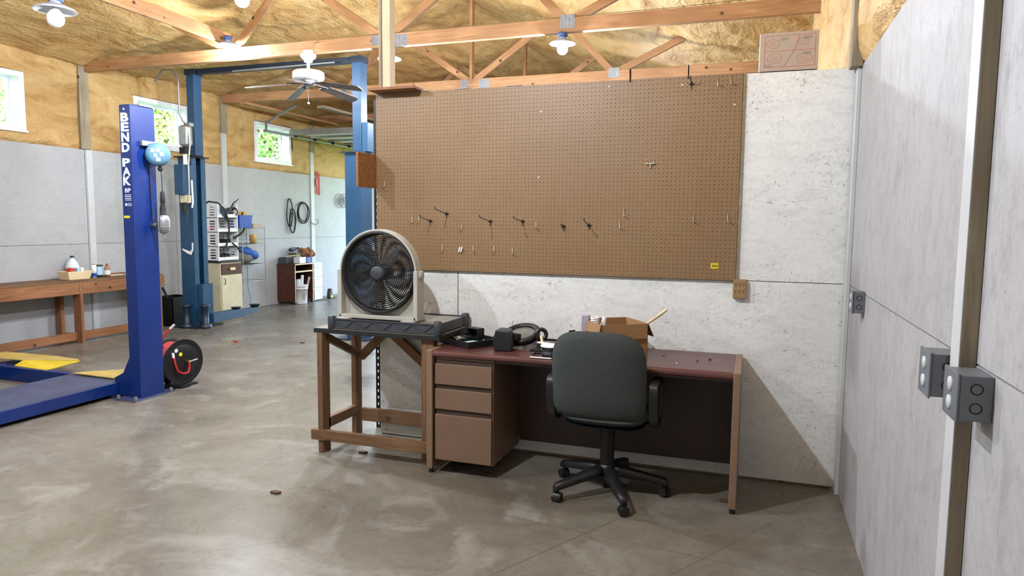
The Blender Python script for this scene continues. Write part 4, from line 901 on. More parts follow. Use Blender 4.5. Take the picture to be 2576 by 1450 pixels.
t = thing('paint_brush', 'wooden brush handle sticking up out of the cardboard box', 'brush', (-1.16, -.3, Z+.01)); MB().tube([(-1.20, -.34, Z+.08), (-1.125, -.325, Z+.175), (-1.02, -.30, Z+.255), (-.985, -.293, Z+.285)], [.006, .007, .010, .008], 8).build('handle', 'fresh_wood', t); MB().box(-1.225, -1.17, -.350, -.330, Z+.006, Z+.085).build('bristles', 'dirt', t)
# ------------------------------------------------------------------ lettered blue lift near the bench
t = thing('vehicle_lift', 'bright blue lift post with white lettering and a low floor frame', 'vehicle lift', (-5.5, .22, 0))
x0, x1, y0, y1 = -5.56, -5.44, .10, .35
co = MB().box(x0, x1, y0, y1, .012, 2.50).build('column', 'blue_near', t, .006, 2)
MB().box(x0+.008, x1-.008, y0+.008, y1-.008, 2.50, 2.503).build('top_cap', 'blue_far_dark', co)
MB().prism([(x0-.10, .012), (x1+.03, .012), (x1+.03, .018), (x0-.10, .018)], 'Y', y0-.09, y1+.10).build('base_plate', 'blue_worn', t)
for px, py in ((x0-.07, y0-.06), (x1, y0-.06), (x0-.07, y1+.07), (x1+.012, y1+.06)): MB().cyl((px, py, .018), (px, py, .045), .014, n=6, sm=False).build('bolt', 'galvanised', t)
MB().box(x0-.10, x1+.03, y0-.09, y1+.10, 0, .0125).build('shim', 'grey_steel', t)
MB().prism([(x0, .02), (x0-.20, .02), (x0-.20, .17), (x0-.10, .22), (x0, .40)], 'Y', y0+.02, y0+.18).build('gusset', 'blue_near', t, .003, 1)
MB().box(-6.41, -5.72, -2.6, y0+.16, .03, .13).build('frame_beam', 'blue_near', t, .006, 2); MB().box(-6.40, -5.73, -2.59, y0+.155, .130, .1315).build('worn_top', 'blue_worn', t)
MB().box(-7.40, -6.41, .22, .30, .0, .13).build('frame_beam', 'blue_near', t, .005, 2); MB().box(-7.52, -7.40, -2.0, .55, 0, .13).build('frame_beam', 'blue_near', t, .005, 2)
MB().box(-6.41, -5.72, -2.58, -2.45, 0, .03).build('foot_pad', 'blue_far_dark', t); MB().box(-6.41, -5.72, .05, .2, 0, .03).build('foot_pad', 'blue_far_dark', t)
def plate(nm, pts, th, m):
    n = len(pts); vs = [(x, y, z-th) for x, y, z in pts]+list(pts); return MB().add(vs, [tuple(range(n-1, -1, -1)), tuple(range(n, 2*n))]+[(i, (i+1) % n, n+(i+1) % n, n+i) for i in range(n)]).build(nm, m, t)
plate('ramp_plate', [(-7.75, .33, .175), (-7.20, .36, .175), (-6.74, .58, .165), (-6.80, .62, .165), (-7.10, .64, .17), (-7.80, .60, .175)], .008, 'yellow_dusty')
plate('ramp_lip', [(-7.22, .28, .135), (-6.76, .25, .132), (-6.72, .57, .164), (-7.20, .355, .174)], .008, 'yellow_paint')
plate('ramp_plate', [(-6.36, .20, .15), (-5.86, .19, .145), (-5.80, .33, .145), (-6.02, .52, .15)], .008, 'yellow_dusty')
plate('ramp_lip', [(-5.80, .33, .15), (-5.86, .42, .15), (-5.72, .45, .27), (-5.68, .36, .27)], .006, 'yellow_paint')
for ch, zt, zb in (('B', 2.435, 2.36), ('E', 2.355, 2.28), ('N', 2.272, 2.195), ('D', 2.187, 2.11), ('P', 2.06, 1.99), ('A', 1.985, 1.915), ('K', 1.91, 1.835)):
    me = text_mesh(ch, 1.0, .002, .045); xs = [v.co.x for v in me.vertices]; ysl = [v.co.y for v in me.vertices]; wv, hv = max(xs)-min(xs), max(ysl)-min(ysl)
    for v in me.vertices:
        v.co = Vector(((v.co.x-(max(xs)+min(xs))/2)/wv*.084, -v.co.z*.4-.0008, (v.co.y-min(ysl))/hv*(zt-zb)))
    me.materials.append(M['print_white']); o = bpy.data.objects.new('lettering', me); C.objects.link(o); o.parent = co; o.location = Vector(((x0+x1)/2, y0, zb))-t.location
for txt, zb, hh, ww in (('BP', 1.775, .036, .062), ):
    me = text_mesh(txt, 1.0, .002, .03); xs = [v.co.x for v in me.vertices]; ysl = [v.co.y for v in me.vertices]; wv, hv = max(xs)-min(xs), max(ysl)-min(ysl)
    for v in me.vertices: v.co = Vector(((v.co.x-(max(xs)+min(xs))/2)/wv*ww, -v.co.z*.4-.0008, (v.co.y-min(ysl))/hv*hh))
    me.materials.append(M['print_white']); o = bpy.data.objects.new('lettering', me); C.objects.link(o); o.parent = co; o.location = Vector(((x0+x1)/2+.005, y0, zb))-t.location
pg = MB()
for k in range(4): pg.box(x0+.030, x1-.022, y0-.0012, y0, 1.752-.014*k, 1.758-.014*k)
pg.cyl((x0+.042, y0-.0012, 1.675), (x0+.042, y0, 1.675), .013, n=12)
for k in range(3): pg.box(x0+.062, x1-.02, y0-.0012, y0, 1.683-.010*k, 1.687-.010*k)
o = pg.build('small_print', 'print_white', co); o['kind'] = 'stuff'
MB().box(x0+.012, x1-.045, y0-.0012, y0, 1.562, 1.582).build('sticker', 'sticker_yellow', co)
MB().cyl((x0+.055, y0-.001, 2.465), (x0+.055, y0, 2.465), .009, n=12).build('hole_plug', 'print_white', co)
o = MB().box(x0+.03, x1-.0, y0+.1, y1-.01, 2.503, 2.520).build('cable_bracket', 'galvanised', t, .002, 1)
# cord reel with trouble light on the column face
X = x1+.001
t = thing('cord_reel', 'pale blue cord reel fixed to the lettered lift post', 'cord reel', (X, .30, 2.1))
MB().box(X, X+.035, .18, .36, 2.17, 2.215).build('bracket', 'grey_steel', t, .003, 1)
cc = Vector((X+.075, .30, 2.105)); MB().lathe([(.001, -.07), (.05, -.068), (.092, -.05), (.100, 0), (.092, .045), (.06, .058), (.001, .062)], cc, (.75, -.66, 0), n=32).build('reel_drum', 'sky_blue_plastic', t)
MB().box(X, X+.05, .28, .32, 2.15, 2.20).build('arm', 'black_plastic', t); nv = Vector((.75, -.66, 0)).normalized(); sv = Vector((.66, .75, 0)).normalized()
g = MB(); c2 = cc+nv*.061
for (a, b_) in ((-.042, .030), (.0, .036), (-.02, -.010), (.028, .0), (.0, -.045)):
    p = c2+sv*a+Vector((0, 0, b_)); g.add([p-sv*.015+Vector((0, 0, -.015)), p+sv*.015+Vector((0, 0, -.015)), p+sv*.015+Vector((0, 0, .015)), p-sv*.015+Vector((0, 0, .015))], [(0, 1, 2, 3)])
g.build('label_sticker', 'white_plastic', t, recalc=False)
MB().ball((cc.x+.01, cc.y+.01, 1.985), .022, n=12, m=8).build('cord_stop', 'black_rubber', t)
lx, ly = cc.x+.01, cc.y+.02
t2 = thing('trouble_light', 'caged trouble light hanging on a cord from the pale blue reel', 'work light', (lx, ly, 1.5))
MB().cyl((lx, ly, 1.97), (lx+.005, ly, 1.78), .0035, n=6).build('cord', 'black_rubber', t2); MB().lathe([(.006, 1.80), (.018, 1.78), (.021, 1.70), (.017, 1.69), (.021, 1.67), (.026, 1.64), (.024, 1.605), (.030, 1.60), (.030, 1.585)], (lx+.004, ly, 0), n=16).build('handle', 'black_rubber', t2)
MB().lathe([(.030, 1.59), (.045, 1.575), (.050, 1.55), (.050, 1.48), (.043, 1.45), (.030, 1.435)], (lx+.004, ly, 0), (0, 0, 1), 20, True, .72, R(-80)).build('reflector_guard', 'grey_steel', t2)
g = MB()
for k in range(7): a = 2*PI*k/7; g.tube([(lx+.004+r*math.cos(a), ly+r*math.sin(a), z) for r, z in ((.028, 1.59), (.049, 1.565), (.051, 1.48), (.04, 1.445), (.012, 1.43))], .0022, 5)
for z, r in ((1.54, .051), (1.49, .051), (1.432, .012)): g.torus((lx+.004, ly, z), r, .0022, n=24, m=5)
o = g.build('wire_cage', 'grey_steel', t2); o['kind'] = 'stuff'
MB().lathe([(.012, 1.585), (.016, 1.56), (.026, 1.53), (.024, 1.50), (.001, 1.48)], (lx+.004, ly, 0), n=14).build('bulb', 'bulb_off', t2); MB().tube([(lx+.004, ly, 1.432), (lx+.012, ly-.01, 1.41), (lx+.03, ly-.01, 1.395), (lx+.022, ly-.01, 1.375), (lx+.005, ly-.01, 1.38)], .003, 6).build('hook', 'galvanised', t2)
o = MB().tube([(X+.002, .27, 2.03), (X+.004, .275, 1.9), (X+.004, .28, 1.7), (X+.006, .285, 1.55), (X+.02, .285, 1.51)], .005, 6).build('loose_cable', 'black_rubber'); tag(o, 'black cord running down the blue post behind the trouble light', 'cord')
o = MB().lathe([(.02, 0), (.024, .03), (.014, .05), (.001, .05)], (X+.0, .285, 1.50), (1, 0, 0), n=14).build('outlet_plug', 'dark_grey_plastic'); tag(o, 'dark round plug on the blue lift post beside the trouble light', 'plug')
# hose reel
hc = Vector((-5.47, .60, .243)); ax = Vector((math.cos(R(-7)), math.sin(R(-7)), 0)); HR = .212
t = thing('hose_reel', 'black hose reel wound with red air hose on the floor', 'hose reel', (hc.x-.1, hc.y, 0))
fl_ = [(.05, .012), (.145, .012), (.155, .004), (.165, .002), (.20, .004), (HR, .012), (HR, .0), (.20, -.010), (.05, -.006)]
f1 = MB().lathe(fl_, hc, ax, 48).build('flange', 'black_steel', t); MB().lathe(fl_, hc-ax*.19, -ax, 48).build('flange', 'black_steel', t)
MB().lathe([(.001, .008), (.05, .012)], hc, ax, 24).build('hub', 'black_steel', t)
dr = MB()
for lay in range(2):
    for k in range(9): dr.torus(hc-ax*(.020+.019*k), .165-.017*lay, .0095, ax, 40, 6)
o = dr.build('hose_winding', 'red_hose', t); o['kind'] = 'stuff'; MB().cyl(hc-ax*.185, hc-ax*.002, .135, n=32).build('drum', 'black_steel', t)
sv = Vector((-ax.y, ax.x, 0)); up = Vector((0, 0, 1)); fp = lambda a, b_, c_: hc+sv*a+up*b_+ax*c_
MB().tube([fp(-.11, .06, .02), fp(-.105, .0, .03), fp(-.085, -.07, .035), (fp(-.03, -.105, .04)), fp(.02, -.10, .045), fp(.035, -.05, .045), fp(.035, -.012, .04)], .0105, 8).build('lead_hose', 'red_hose', t)
MB().tube([fp(-.115, .10, .016), fp(-.112, .055, .02)], .012, 8).build('hose_guard', 'white_plastic', t); MB().cyl(fp(.035, 0, .01), fp(.035, 0, .05), .014, n=10).build('swivel', 'brass', t); MB().cyl(fp(.035, 0, .045), fp(.12, .01, .05), .007, n=8).build('coupler', 'chrome', t)
for a, b_, m_, w_ in ((-.075, .115, 'print_white', .018), (-.03, .075, 'sticker_yellow', .018)): MB().lathe([(.001, .0008), (w_, .0008)], fp(a, b_, .0125), ax, 18).build('sticker', m_, f1)
MB().tube([hc-ax*.12+sv*-.10+up*.12, hc-ax*.12+sv*-.13+up*.19, hc-ax*.11+sv*-.09+up*.27, hc-ax*.09+sv*-.05+up*.31], .010, 8).build('hose_tail', 'red_hose', t); MB().cyl(hc-ax*.09+sv*-.055+up*.305, hc-ax*.075+sv*-.015+up*.345, .012, n=10).build('tail_fitting', 'chrome', t)
MB().beam(hc-ax*.10+sv*-.17-up*.236, hc-ax*.10+sv*.17-up*.236, .17, .012).build('base', 'black_steel', t)
for s in (-1,): MB().beam(hc-ax*(.215 if s < 0 else -.02)+up*-.232, hc-ax*(.215 if s < 0 else -.02)+up*.0, .06, .008, ax).build('support_arm', 'black_steel', t)
MB().beam(hc-ax*.215-up*.236, hc+ax*.03-up*.236, .10, .010).build('base_cross', 'black_steel', t)
# ------------------------------------------------------------------ work bench and what stands on it
BZ = .79; bx0, bx1 = XL+.012, -8.40
t = thing('work_bench', 'long rough timber work bench along the windowed wall', 'bench', (-8.62, 1.1, 0))
for k in range(3): lum('top_plank', (bx0+.075+.152*k, -1.6, BZ-.019), (bx0+.075+.152*k, 3.26, BZ-.019), .148, .038, 'pine_dark', t)
lum('front_apron', (bx1-.005, -1.6, BZ-.10), (bx1-.005, 3.27, BZ-.10), .038, .145, 'bench_wood', t)
for y in (3.19, 1.97, .35, -1.3):
    lum('leg', (bx1-.045, y, 0), (bx1-.045, y, BZ-.04), .13, .04, 'bench_wood', t, 0)
    lum('leg', (bx0+.06, y+.02, 0), (bx0+.06, y+.02, BZ-.04), .10, .05, 'bench_wood', t, 0)
    lum('cross_rail', (bx0+.03, y+.05, .06), (bx1-.03, y+.05, .06), .038, .09, 'bench_wood', t)
lum('lower_rail', (bx1-.085, -1.5, .085), (bx1-.085, 3.2, .085), .038, .10, 'bench_wood', t); 
Zb = BZ+.001
t = thing('plastic_tub', 'cream plastic tub on the work bench holding small packets', 'tub', (-8.58, 2.05, Zb))
tb = MB(); a_, b_ = .10, .17; lo = [(-a_*.8, -b_*.82), (a_*.8, -b_*.82), (a_*.8, b_*.82), (-a_*.8, b_*.82)]; hi = [(-a_, -b_), (a_, -b_), (a_, b_), (-a_, b_)]; li = [(x*.95, y*.97) for x, y in lo]; hi2 = [(x*.93, y*.96) for x, y in hi]
vs = [(-8.58+x, 2.05+y, Zb+z) for pl, z in ((lo, 0), (hi, .105), (hi2, .105), (li, .006)) for x, y in pl]
tb.add(vs, [(3, 2, 1, 0)]+[(q*4+i, q*4+(i+1) % 4, (q+1)*4+(i+1) % 4, (q+1)*4+i) for q in range(3) for i in range(4)]+[(12, 13, 14, 15)]); tb.build('tub', 'cream_tray', t, .003, 1)
for (x, y, w_, m_, lb) in ((-8.59, 2.00, .05, 'red_paint', 'red packet standing in the cream tub'), (-8.57, 2.065, .035, 'tube_blue', 'blue and white packet in the cream tub'), (-8.585, 2.13, .045, 'white_plastic', 'white packet at the end of the cream tub')):
    o = MB().box(x-.04, x+.04, y-w_/2, y+w_/2, Zb+.008, Zb+.145).build('packet', m_, None, .006, 2); tag(o, lb, 'packet', 'packets in the tub')
def bottle(nm, lb, x, y, prof, m_, cap=None, band=None):
    t = thing(nm, lb, 'bottle' if 'can' not in nm else 'can', (x, y, Zb)); MB().lathe(prof, (x, y, Zb), n=20).build('body', m_, t)
    if cap: MB().lathe(cap[0], (x, y, Zb), n=14).build('cap', cap[1], t)
    if band: MB().lathe(band[0], (x, y, Zb), n=20).build('label_band', band[1], t)
bottle('jug', 'tall translucent jug with a black cap behind the cream tub', -8.765, 2.17, [(.001, 0), (.075, 0), (.078, .15), (.06, .20), (.022, .25), (.020, .262)], 'cloudy_plastic', ([(.024, .262), (.024, .285), (.001, .285)], 'black_plastic'), ([(.0785, .04), (.0788, .12)], 'red_print'))
bottle('spray_can', 'white aerosol can with a blue and yellow foot on the bench', -8.60, 2.335, [(.001, 0), (.030, 0), (.031, .16), (.024, .168), (.001, .17)], 'white_plastic', ([(.018, .168), (.018, .175), (.001, .176)], 'dirt'), ([(.0315, .015), (.0317, .06)], 'blue_bin'))
bottle('tin_can', 'grey-green tin can between the aerosol and the squeeze bottle', -8.62, 2.425, [(.001, 0), (.048, 0), (.048, .155), (.050, .158), (.050, .163), (.001, .163)], 'olive', None, ([(.0485, .03), (.0487, .14)], 'tube_blue'))
bottle('squeeze_bottle', 'amber squeeze bottle with a red cap on the bench', -8.55, 2.49, [(.001, 0), (.034, 0), (.036, .10), (.03, .13), (.016, .145)], 'tan_plastic', ([(.018, .14), (.016, .165), (.010, .175), (.001, .176)], 'red_hose'), ([(.0358, .03), (.0363, .09)], 'white_plastic'))
o = MB().box(-8.66, -8.60, 2.53, 2.80, Zb, Zb+.02).build('folded_rag', 'cream', None, .004, 1); tag(o, 'pale folded strip under the long brush on the bench', 'rag')
t = thing('brush', 'long dark brush lying at the end of the bench', 'brush', (-8.58, 2.68, Zb)); MB().tube([(-8.63, 2.54, Zb+.032), (-8.60, 2.72, Zb+.036), (-8.57, 2.86, Zb+.034)], .010, 8).build('handle', 'brown_cloth', t); MB().box(-8.60, -8.55, 2.80, 2.90, Zb+.0, Zb+.026).build('head', 'white_plastic', t, .003)
# ------------------------------------------------------------------ far two-post lift
t = thing('two_post_lift', 'tall dark blue two-post lift with an overhead beam', 'vehicle lift', (-6.8, 3.65, 0))
def ccol(xa, xb, s):
    g = MB(); ya, yb_, th = 3.50, 3.76, .018
    wx = xa if s > 0 else xb-th
    g.box(wx, wx+th, ya+th, yb_-th, .02, 2.43); g.box(xa, xb, ya, ya+th, .02, 2.43); g.box(xa, xb, yb_-th, yb_, .02, 2.43)
    lp = xb-th if s > 0 else xa
    g.box(lp, lp+th, ya+th, ya+.085, .02, 2.43); g.box(lp, lp+th, yb_-.085, yb_-th, .02, 2.43); return g
CA, CB = (-8.30, -8.06), (-5.56, -5.32)
MB().tube([( -8.18, 3.63, .02)]*2, .001, 3)
for (xa, xb), s in ((CA, 1), (CB, -1)):
    c_ = ccol(xa, xb, s).build('column', 'blue_far', t); o = s
    MB().box(xa-.12, xb+.12, 3.38, 3.90, 0, .02).build('base_plate', 'blue_far_dark', t)
    ea = -8.16 if s > 0 else -5.475
    MB().box(xa-.04, xb+.04, 3.46, 3.80, 2.43, 2.45).build('flange', 'blue_far_dark', t)
    MB().box(ea, ea+.13, 3.555, 3.705, 2.45, 3.60).build('column_extension', 'blue_far', t, .003, 1)
    MB().box(ea-.015, ea+.145, 3.54, 3.72, 3.58, 3.66).build('top_bracket', 'blue_far_dark', t)
MB().box(-8.03, -5.475, 3.58, 3.68, 3.59, 3.66).build('overhead_beam', 'blue_far_dark', t)
MB().cyl((-7.3, 3.50, 3.57), (-5.7, 3.50, 3.585), .012, n=8).build('shut_off_bar', 'galvanised', t)
# carriages and arms
for (xa, xb), s, z0 in ((CA, 1, .08), (CB, -1, 2.35)):
    xi = xb+.002 if s > 0 else xa-.14
    if s > 0:
        MB().box(xi, xi+.10, 3.53, 3.73, z0, z0+.55).build('carriage', 'blue_far', t, .004, 1)
    else:
        MB().box(-5.335, -5.25, 3.55, 3.70, 2.45, 2.82).build('cable_guard', 'blue_far', t, .004, 1)
a0, a1 = Vector((-7.93, 3.62, .13)), Vector((-8.02, 4.75, .13)); d_ = (a1-a0).normalized()
MB().beam(a0, a0+d_*.72, .13, .13).build('arm', 'blue_far', t, .004, 1); MB().beam(a0+d_*.45, a1, .09, .085).build('arm_extension', 'blue_far', t, .004, 1)
MB().cyl(a1-d_*.06+V(0, 0, .04), a1-d_*.06+V(0, 0, .085), .05, .085, 16).build('arm_pad', 'black_rubber', t); MB().cyl(a0+d_*.60+V(0, 0, .065), a0+d_*.60+V(0, 0, .095), .05, .08, 16).build('arm_pad', 'black_rubber', t)
for x, y in ((-8.16, 3.42), (-7.90, 3.50)): MB().lathe([(.085, .02), (.085, .05), (.05, .06), (.045, .30), (.06, .31), (.065, .34), (.001, .34)], (x, y, 0), n=18).build('adapter_spool', 'blue_far_dark', t)
# power unit
px, py = -8.10, 3.42
pu = thing('power_unit', 'grey motor with a blue oil tank bolted on the far lift column', 'power unit', (px, py, 1.8))
MB().lathe([(.001, 2.56), (.06, 2.57), (.085, 2.60), (.088, 2.84), (.06, 2.86), (.001, 2.86)], (px+.03, py, 0), n=8, sm=False).build('motor', 'grey_steel', pu); MB().box(px+.06, px+.16, py-.06, py+.02, 2.84, 2.89).build('terminal_box', 'grey_steel', pu)
MB().box(px-.04, px+.06, py-.05, py+.05, 2.47, 2.56).build('pump_block', 'black_steel', pu); MB().cyl((px+.01, py, 2.32), (px+.01, py, 2.47), .03, n=12).build('valve', 'white_plastic', pu)
MB().box(px-.10, px+.06, py-.10, py+.07, 1.90, 2.32).build('oil_tank', 'blue_far', pu, .006, 2); MB().box(px-.06, px+.05, py-.05, py+.05, 1.79, 1.90).build('switch_box', 'cream', pu, .003, 1); MB().cyl((px-.01, py-.02, 1.66), (px-.01, py-.02, 1.79), .035, .03, 12).build('conduit_fitting', 'black_rubber', pu)
MB().tube([(px+.10, py-.02, 2.85), (px+.13, py-.03, 2.6), (px+.09, py-.03, 2.3), (px+.09, py-.03, 1.95), (px+.06, py-.03, 1.78)], .010, 6).build('cord', 'zinc', pu); MB().tube([(px+.05, py-.03, 1.70), (px+.03, py-.03, 1.5), (px-.02, py-.03, 1.35), (px-.04, py-.02, 1.30)], .006, 6).build('cord', 'dark_grey_plastic', pu)
MB().cyl((px+.12, py-.02, 2.44), (px+.34, py-.02, 2.42), .014, n=10).build('release_lever', 'black_rubber', pu); MB().tube([(px+.14, py-.03, 2.1), (px+.15, py-.03, 1.8), (px+.13, py-.03, 1.72)], .012, 6).build('cord', 'white_plastic', pu)
o = MB().tube([(-8.45, 3.30, 3.46), (-8.30, 3.28, 3.60), (-8.10, 3.25, 3.585), (-8.02, 3.25, 3.50), (-8.0, 3.25, 3.40), (-8.01, 3.26, 3.0), (-7.99, 3.30, 2.90), (-7.97, 3.34, 2.87)], .012, 8).build('conduit', 'grey_steel'); tag(o, 'thin grey conduit curving down to the lift motor', 'conduit')
o = MB().add([(-8.17, 3.488, 1.07), (-8.10, 3.488, 1.05), (-8.065, 3.488, 1.12), (-8.06, 3.488, 1.22), (-8.085, 3.488, 1.23), (-8.09, 3.488, 1.13), (-8.12, 3.488, 1.10), (-8.26, 3.488, 1.14), (-8.26, 3.488, 1.12)], [(0, 1, 2, 3, 4, 5, 6), (0, 6, 7, 8)]).build('torn_tape', 'white_plastic'); s_ = o.modifiers.new('thickness', 'SOLIDIFY'); s_.thickness = .004; tag(o, 'torn white tape stuck on the dark blue column', 'tape')
t = thing('metal_bin', 'black metal bin with a handle leaning out, behind the far lift column', 'bin', (-8.62, 3.60, 0))
for x0, x1, y0, y1 in ((-8.80, -8.79, 3.46, 3.86), (-8.46, -8.45, 3.46, 3.86), (-8.80, -8.45, 3.46, 3.47), (-8.80, -8.45, 3.85, 3.86)): MB().box(x0, x1, y0, y1, 0, .42).build('bin_wall', 'black_steel', t)
MB().box(-8.80, -8.45, 3.46, 3.86, 0, .01).build('bin_floor', 'black_steel', t)
t = thing('shovel_handle', 'dark handle leaning out of the black metal bin', 'handle', (-8.7, 3.55, .01)); MB().tube([(-8.55, 3.66, .02), (-8.66, 3.55, .45), (-8.69, 3.52, .56)], .018, 8).build('handle', 'black_rubber', t)
MB
# ------------------------------------------------------------------ cabinet, crates, wire rack
t = thing('base_cabinet', 'old cream cabinet with a brown drawer against the windowed wall', 'cabinet', (-8.62, 4.62, 0))
cx0, cx1, cy0, cy1 = XL+.012, -8.40, 4.38, 4.86
MB().box(cx0, cx1, cy0, cy1, .0, .88).build('body', 'cream', t, .003, 1); MB().box(cx0-.0, cx1+.02, cy0-.015, cy1+.015, .88, .905).build('top', 'black_plastic', t, .003, 1)
dr_ = MB().box(cx1, cx1+.016, cy0+.015, cy1-.015, .69, .86).build('drawer', 'walnut', t, .002, 1); MB().box(cx1+.016, cx1+.034, 4.575, 4.685, .755, .80).build('pull', 'cream_tray', dr_, .003, 1)
do = MB().box(cx1, cx1+.016, cy0+.015, cy1-.015, .05, .675).build('door', 'cream', t, .002, 1); MB().tube([(cx1+.016, cy0+.06, .63), (cx1+.045, cy0+.06, .62), (cx1+.045, cy0+.06, .55), (cx1+.016, cy0+.06, .54)], .006, 6).build('handle', 'black_steel', do)
def crate(label, z):
    t = thing('stacking_crate', label, 'crate', (-8.65, 4.62, z), 0, 'white stacking crates on the cabinet')
    x0, x1, y0, y1, h = XL+.02, -8.44, 4.405, 4.835, .222
    us = [x0, x0+.06, x0+.17, x1-.17, x1-.06, x1]; vs_ = [0]
    for k in range(4): vs_ += [.035+.042*k, .057+.042*k]
    vs_ += [h]; sk3 = {(i, 1+2*k) for i in (1, 3) for k in range(4)}
    for y in (y0, y1-.006): MB().holes(us, vs_, sk3, .006, lambda u, v, w: (u, y+w, z+v)).build('side', 'white_plastic', t)
    us = [y0, y0+.06, y0+.17, y1-.17, y1-.06, y1]; MB().holes(us, vs_, sk3, .006, lambda u, v, w: (x0+w, u, z+v)).build('back', 'white_plastic', t)
    MB().box(x0, x1, y0, y1, z, z+.008).build('crate_floor', 'white_plastic', t); MB().box(x1-.006, x1, y0, y1, z, z+.06).build('front_lip', 'white_plastic', t)
    for y in (y0, y1): MB().box(x1-.016, x1+.004, y-.008, y+.008, z, z+h).build('corner_post', 'white_plastic', t)
zc0 = .906
for k, lb in enumerate(('white slotted crate, bottom of the stack on the cabinet', 'white slotted crate, second from the bottom of the stack', 'white slotted crate, third of the stack and nearly empty', 'white slotted crate, topmost of the stack')): crate(lb, zc0+.226*k)
def knot(c, rx, ry, rz, n_, rad, seed, turns):
    rd = random.Random(seed); pts = []
    for i in range(n_): a = 2*PI*turns*i/n_; pts.append((c[0]+rx*math.cos(a)*(.6+.5*rd.random()), c[1]+ry*math.sin(a)*(.7+.4*rd.random()), c[2]+rz*(rd.random()-.5)*2))
    for _ in range(2): pts = [tuple((a*.75+b*.25) for a, b in zip(p, q)) for p, q in zip(pts, pts[1:])] if False else [q2 for p, q in zip(pts, pts[1:]) for q2 in (tuple(a*.75+b*.25 for a, b in zip(p, q)), tuple(a*.25+b*.75 for a, b in zip(p, q)))]
    return MB().tube(pts, rad, 6)
for z, lb, sd in ((zc0+.07, 'bundle of black cable in the bottom crate', 4), (zc0+.226+.08, 'bundle of black hose spilling from the second crate', 5)):
    o = knot((-8.60, 4.62, z), .14, .17, .045, 46, .014, sd, 5).build('cable_bundle', 'black_rubber'); tag(o, lb, 'cable bundle', 'bundles in the crates')
zt_ = zc0+.226*3
o = MB().tube([(-8.72, 4.36, zt_+.02), (-8.70, 4.36, zt_+.18), (-8.60, 4.39, zt_+.255), (-8.47, 4.45, zt_+.235), (-8.42, 4.55, zt_+.13), (-8.40, 4.60, zt_-.10), (-8.40, 4.60, zt_-.28), (-8.42, 4.56, zt_-.42), (-8.43, 4.50, zt_-.5)], .013, 8).build('rubber_hose', 'black_rubber'); tag(o, 'black rubber hose looping out of the topmost crate and hanging down', 'hose')
o = MB().tube([(-8.50, 4.50, zt_+.02), (-8.44, 4.66, zt_-.02+.12), (-8.42, 4.74, zt_+.24), (-8.40, 4.84, zt_+.31)], [.02, .022, .014, .006], 8).build('windshield_wiper', 'dark_grey_plastic'); tag(o, 'dark pointed blade sticking up from the topmost crate', 'blade')
o = MB().add([(-8.425, 4.44, zt_+.20), (-8.42, 4.55, zt_+.11), (-8.415, 4.63, zt_-.04), (-8.425, 4.60, zt_-.06), (-8.43, 4.50, zt_+.04), (-8.43, 4.44, zt_+.10)], [(0, 1, 2, 3, 4, 5)]).build('denim_strip', 'blue_far_dark'); s_ = o.modifiers.new('thickness', 'SOLIDIFY'); s_.thickness = .008; tag(o, 'dark blue strip hanging over the front of the topmost crate', 'strip')
t = thing('black_funnel', 'black round pipe end facing out of the topmost crate', 'pipe', (-8.5, 4.76, zt_+.12)); MB().lathe([(.070, -.14), (.072, .0), (.078, .0), (.078, .012), (.066, .012), (.062, -.12), (.001, -.13)], (-8.46, 4.77, zt_+.10), (1, -.35, .0), 24).build('pipe', 'black_plastic', t)
o = MB().tube([(-8.45, 4.75, zc0+.36), (-8.42, 4.86, zc0+.41), (-8.41, 4.93, zc0+.46), (-8.40, 4.96, zc0+.52)], .016, 8).build('rubber_strap', 'black_rubber'); tag(o, 'black rubber strap reaching from the second crate to the wire rack', 'strap')
o = MB().tube([(-8.43, 4.70, zc0+.28), (-8.41, 4.80, zc0+.20), (-8.40, 4.87, zc0+.12)], .012, 8).build('rubber_strap', 'black_rubber'); tag(o, 'black rubber strap hanging across the bottom crate opening', 'strap')
o = MB().ball((-8.66, 4.47, zc0+.226*2+.06), .06, .035, .05, 12, 8).build('red_rag', 'red_hose'); tag(o, 'small dark red bundle in the nearly empty crate', 'rag')
t = thing('wire_rack', 'thin wire shelf rack beside the stacked crates', 'rack', (-8.62, 5.22, 0))
ry0, ry1, rx0, rx1 = 4.945, 5.50, XL+.05, -8.44
for x in (rx0, rx1):
    for y, s in ((ry0, -1), (ry1, 1)): MB().tube([(x, y+.05*s, 0), (x, y+.05*s, .25), (x, y, .38), (x, y, 1.45 if x == rx1 else 1.68)], .0065, 6).build('upright', 'grey_steel', t)
for z in (1.415, 1.155, .81, .53):
    g = MB(); n_ = 12 if z > .6 else 0
    g.tube([(rx0, ry0, z), (rx1, ry0, z), (rx1, ry1, z), (rx0, ry1, z)], .005, 6, True)
    for k in range(1, n_): g.cyl((rx0, ry0+(ry1-ry0)*k/n_, z), (rx1, ry0+(ry1-ry0)*k/n_, z), .0025, n=5)
    g.build('wire_shelf', 'grey_steel', t)
t = thing('storage_bin', 'blue plastic bin on the top shelf of the wire rack', 'bin', (-8.62, 5.10, 1.42))
g = MB(); zz = 1.421; lo = [(-8.72, 4.965), (-8.50, 4.965), (-8.50, 5.235), (-8.72, 5.235)]; hi = [(-8.74, 4.945), (-8.48, 4.945), (-8.48, 5.255), (-8.74, 5.255)]; hi2 = [(-8.725, 4.96), (-8.495, 4.96), (-8.495, 5.24), (-8.725, 5.24)]
